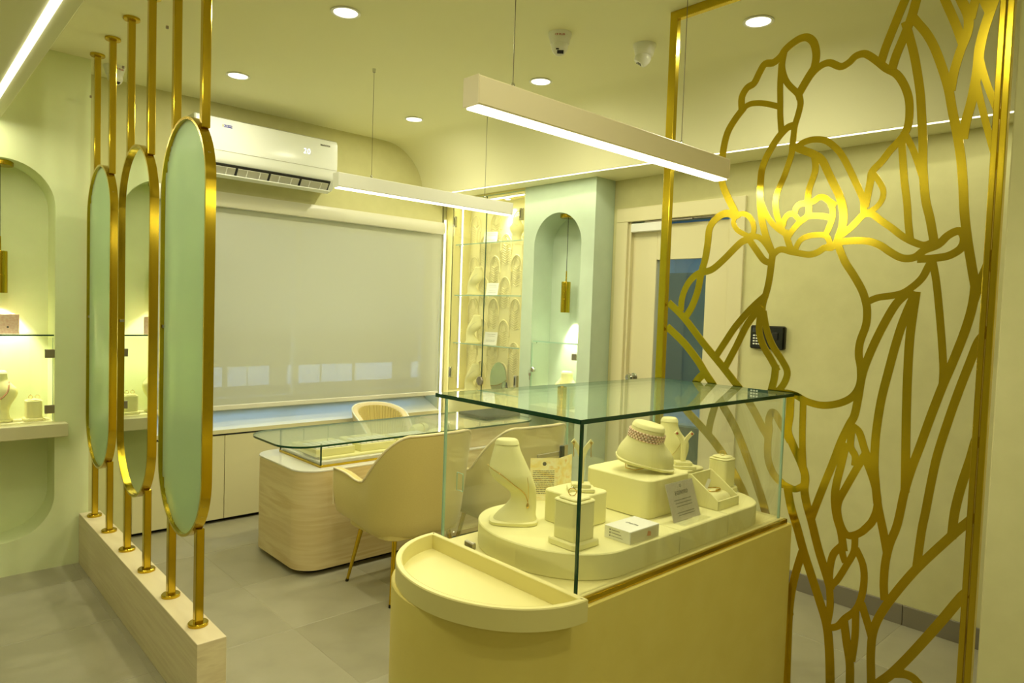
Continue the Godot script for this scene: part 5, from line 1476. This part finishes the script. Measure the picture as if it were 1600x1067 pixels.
	part(sg, "sheet", bx(lb * Vector3(0, 0.062, 0), Vector3(0.155, 0.122, 0.002), 0.0004, lb), textured(mat(Color.WHITE, 0.25), noise_tex(71, 0.03, [Color(0.80, 0.74, 0.66), Color(0.84, 0.80, 0.72), Color(0.78, 0.68, 0.62)]), Vector3.ONE * 7))
	part(sg, "cover", bx(lb * Vector3(0, 0.062, 0.0022), Vector3(0.160, 0.126, 0.002), 0, lb), M.glass)
	part(sg, "foot", bx(Vector3(0, 0.002, 0.018), Vector3(0.160, 0.003, 0.045), 0), M.glass)
	lettering(sg, "EGINYRD", 0.013, lb * Vector3(0, 0.088, 0.0012), lb, M.print, true)
	print_lines(sg, -0.05, 0.05, [0.066, 0.056, 0.046, 0.026, 0.018], 0.0014, 0.0024, lb)
	lettering(sg, "o", 0.014, lb * Vector3(0, 0.110, 0.0012), lb, M.print)
	# open bracelet box with cushion
	var ob := thing("bracelet_box", "open cream jewellery box holding a cushion, right of the sign", "box", Vector3(2.172, py, -1.258), 0.0)
	var wedge := PackedVector2Array([Vector2(-0.065, 0), Vector2(0.055, 0), Vector2(0.055, 0.032), Vector2(-0.055, 0.105), Vector2(-0.068, 0.105)])
	var sidex := Transform3D(Vector3(0, 0, 1), Vector3(0, 1, 0), Vector3(1, 0, 0), Vector3.ZERO)
	part(ob, "side", plate(wedge, -0.070, -0.064, sidex, 0.001), M.bust)
	part(ob, "side", plate(wedge, 0.064, 0.070, sidex, 0.001), M.bust)
	part(ob, "back", bx(Vector3(0, 0.052, -0.063), Vector3(0.136, 0.104, 0.006), 0.001), M.bust)
	part(ob, "front", bx(Vector3(0, 0.016, 0.052), Vector3(0.136, 0.032, 0.006), 0.001), M.bust)
	part(ob, "bottom", bx(Vector3(0, 0.003, -0.005), Vector3(0.134, 0.006, 0.116), 0), M.bust)
	var cu := MB.new()
	cu.loft(body_rings(smooth_rows([[0.006, 0, 0.045, 0.0, 0.034], [0.016, 0, 0.056, 0.0, 0.044], [0.030, 0, 0.058, -0.004, 0.046], [0.042, 0, 0.050, -0.008, 0.038], [0.048, 0, 0.03, -0.010, 0.02]]), 30, 3.4))
	part(ob, "cushion", cu.mesh(60), M.bust)
	var br := thing("bracelet", "thin gold bracelet round the cushion in the open box", "bracelet", Vector3(2.172, py, -1.258))
	var bp := []
	for i in 28: bp.append(Vector3(0.034 * cos(TAU * i / 28), 0.052 + 0.002 * sin(TAU * i / 14), -0.010 + 0.022 * sin(TAU * i / 28)))
	part(br, "chain", tubed(bp, 0.0016, 6, true), M.gold)
	part(br, "plate", bx(Vector3(0.0, 0.053, 0.012), Vector3(0.03, 0.008, 0.004), 0.001), M.gold)
	solo("price_tag", bx(Vector3(0, 0.02, 0), Vector3(0.012, 0.040, 0.001), 0.0002, Basis(Vector3.BACK, -0.35)), M.paper, "small white tag standing in the open bracelet box", "tag", Vector3(2.159, py + 0.048, -1.281), face)
	# folded yellow leaflet behind
	var lf := thing("leaflet", "folded yellow and white printed leaflet behind the ring stand", "leaflet", Vector3(1.745, py, -1.62), 0.0)
	var ymat := textured(mat(Color.WHITE, 0.45), noise_tex(81, 0.012, [Color(0.93, 0.80, 0.38), Color(0.95, 0.89, 0.62), Color(0.97, 0.95, 0.82), Color(0.90, 0.70, 0.24)]), Vector3.ONE * 3.5)
	var l1 := Basis(Vector3.UP, -0.62)
	var l2 := Basis(Vector3.UP, 0.25)
	part(lf, "page", bx(l1 * Vector3(-0.05, 0.075, 0), Vector3(0.10, 0.15, 0.001), 0.0002, l1), ymat)
	part(lf, "page", bx(l2 * Vector3(0.05, 0.075, 0), Vector3(0.10, 0.15, 0.001), 0.0002, l2), ymat)
	var lines := []
	for i in 13: lines.append(0.105 - 0.0066 * i)
	print_lines(lf, -0.09, -0.012, lines, 0.0009, 0.0022, l1)
	part(lf, "emblem", lathed([Vector2(0, 0), Vector2(0.007, 0), Vector2(0.007, 0.0006), Vector2(0, 0.0006)], 14, l1 * Vector3(-0.05, 0.130, 0.0006), l1 * Basis(Vector3.RIGHT, PI / 2)), M.print)

func air_conditioner() -> void:
	var o := thing("air_conditioner", "white wall air conditioner showing 20 above the window blind", "air conditioner", Vector3(1.915, 2.30, -4.70))
	var prof := PackedVector2Array([Vector2(0.0, 0.02), Vector2(0.10, 0.0), Vector2(0.16, 0.012), Vector2(0.212, 0.075), Vector2(0.226, 0.10), Vector2(0.232, 0.19), Vector2(0.230, 0.325), Vector2(0.222, 0.348), Vector2(0.20, 0.358), Vector2(0.0, 0.358)])
	var xf := Transform3D(Vector3(0, 0, 1), Vector3(0, 1, 0), Vector3(1, 0, 0), Vector3.ZERO)
	part(o, "body", plate(prof, -0.485, 0.485, xf, 0.008), M.ac)
	part(o, "panel_seam", bx(Vector3(0, 0.148, 0.2298), Vector3(0.955, 0.0022, 0.003), 0), M.vent)
	var g := PackedVector2Array([Vector2(0.150, -0.004), Vector2(0.168, 0.006), Vector2(0.216, 0.068), Vector2(0.205, 0.078), Vector2(0.13, 0.02)])
	part(o, "outlet", plate(g, -0.44, 0.44, xf), M.dark)
	for k in 4:
		var v := part(o, "vane_bank", bx(Vector3(-0.325 + 0.217 * k, 0.031, 0.195), Vector3(0.200, 0.056, 0.006), 0.001, Basis(Vector3.RIGHT, 0.66)), M.vent)
		for i in 2: part(v, "vane", bx(Vector3(-0.365 + 0.217 * k + 0.085 * i, 0.028, 0.199), Vector3(0.003, 0.050, 0.008), 0.0005, Basis(Vector3.RIGHT, 0.66)), M.white_plastic)
	part(o, "louvre", bx(Vector3(0, -0.002, 0.180), Vector3(0.88, 0.007, 0.060), 0.002, Basis(Vector3.RIGHT, -0.18)), M.ac)
	part(o, "badge", bx(Vector3(-0.283, 0.304, 0.2305), Vector3(0.052, 0.017, 0.002), 0.0006), M.blue)
	lettering(o, "BLUE STAR", 0.0085, Vector3(-0.283, 0.304, 0.232), Basis(), M.paper, true)
	part(o, "badge_tick", bx(Vector3(-0.315, 0.304, 0.2305), Vector3(0.009, 0.015, 0.002), 0.0005), M.vent)
	lettering(o, "20", 0.034, Vector3(0.250, 0.245, 0.2318), Basis(), M.digits)
	lettering(o, "INVERTER", 0.012, Vector3(0.385, 0.308, 0.2318), Basis(), M.print, true)

func cameras() -> void:
	var list := [[Vector3(2.345, 2.80, -2.27), -0.8, "white dome camera on the ceiling facing us, left of the pair"], [Vector3(2.715, 2.80, -2.06), -2.6, "white dome camera on the ceiling turned away, beside the screen"], [Vector3(0.985, 2.80, -4.44), 0.3, "white dome camera behind the farthest oval panel's posts"]]
	for e in list:
		var o := thing("dome_camera", e[2], "camera", e[0], e[1], "white ceiling cameras")
		part(o, "mount", lathed([Vector2(0, 0), Vector2(0.055, 0), Vector2(0.055, -0.006), Vector2(0.048, -0.03), Vector2(0.043, -0.05), Vector2(0.03, -0.058), Vector2(0, -0.058)], 32), M.white_plastic)
		var b := Basis(Vector3.RIGHT, -0.6)
		part(o, "eyeball", lathed([Vector2(0, 0.040), Vector2(0.022, 0.034), Vector2(0.036, 0.018), Vector2(0.040, 0.0), Vector2(0.036, -0.018), Vector2(0.030, -0.029), Vector2(0.027, -0.031), Vector2(0, -0.031)], 28, Vector3(0, -0.062, 0.006), b), M.white_plastic)
		part(o, "lens_window", bx(Vector3(0, -0.062, 0.006) + b * Vector3(0.004, -0.032, -0.004), Vector3(0.030, 0.003, 0.018), 0.001, b), M.black)
		part(o, "sensor_window", bx(Vector3(0, -0.062, 0.006) + b * Vector3(-0.010, -0.032, 0.012), Vector3(0.014, 0.003, 0.007), 0.001, b), M.black)
		if e[1] > -1.5: lettering(o, "CP PLUS", 0.009, Vector3(0, -0.022, 0.0515), Basis(Vector3.RIGHT, 0.28), M.red, true)
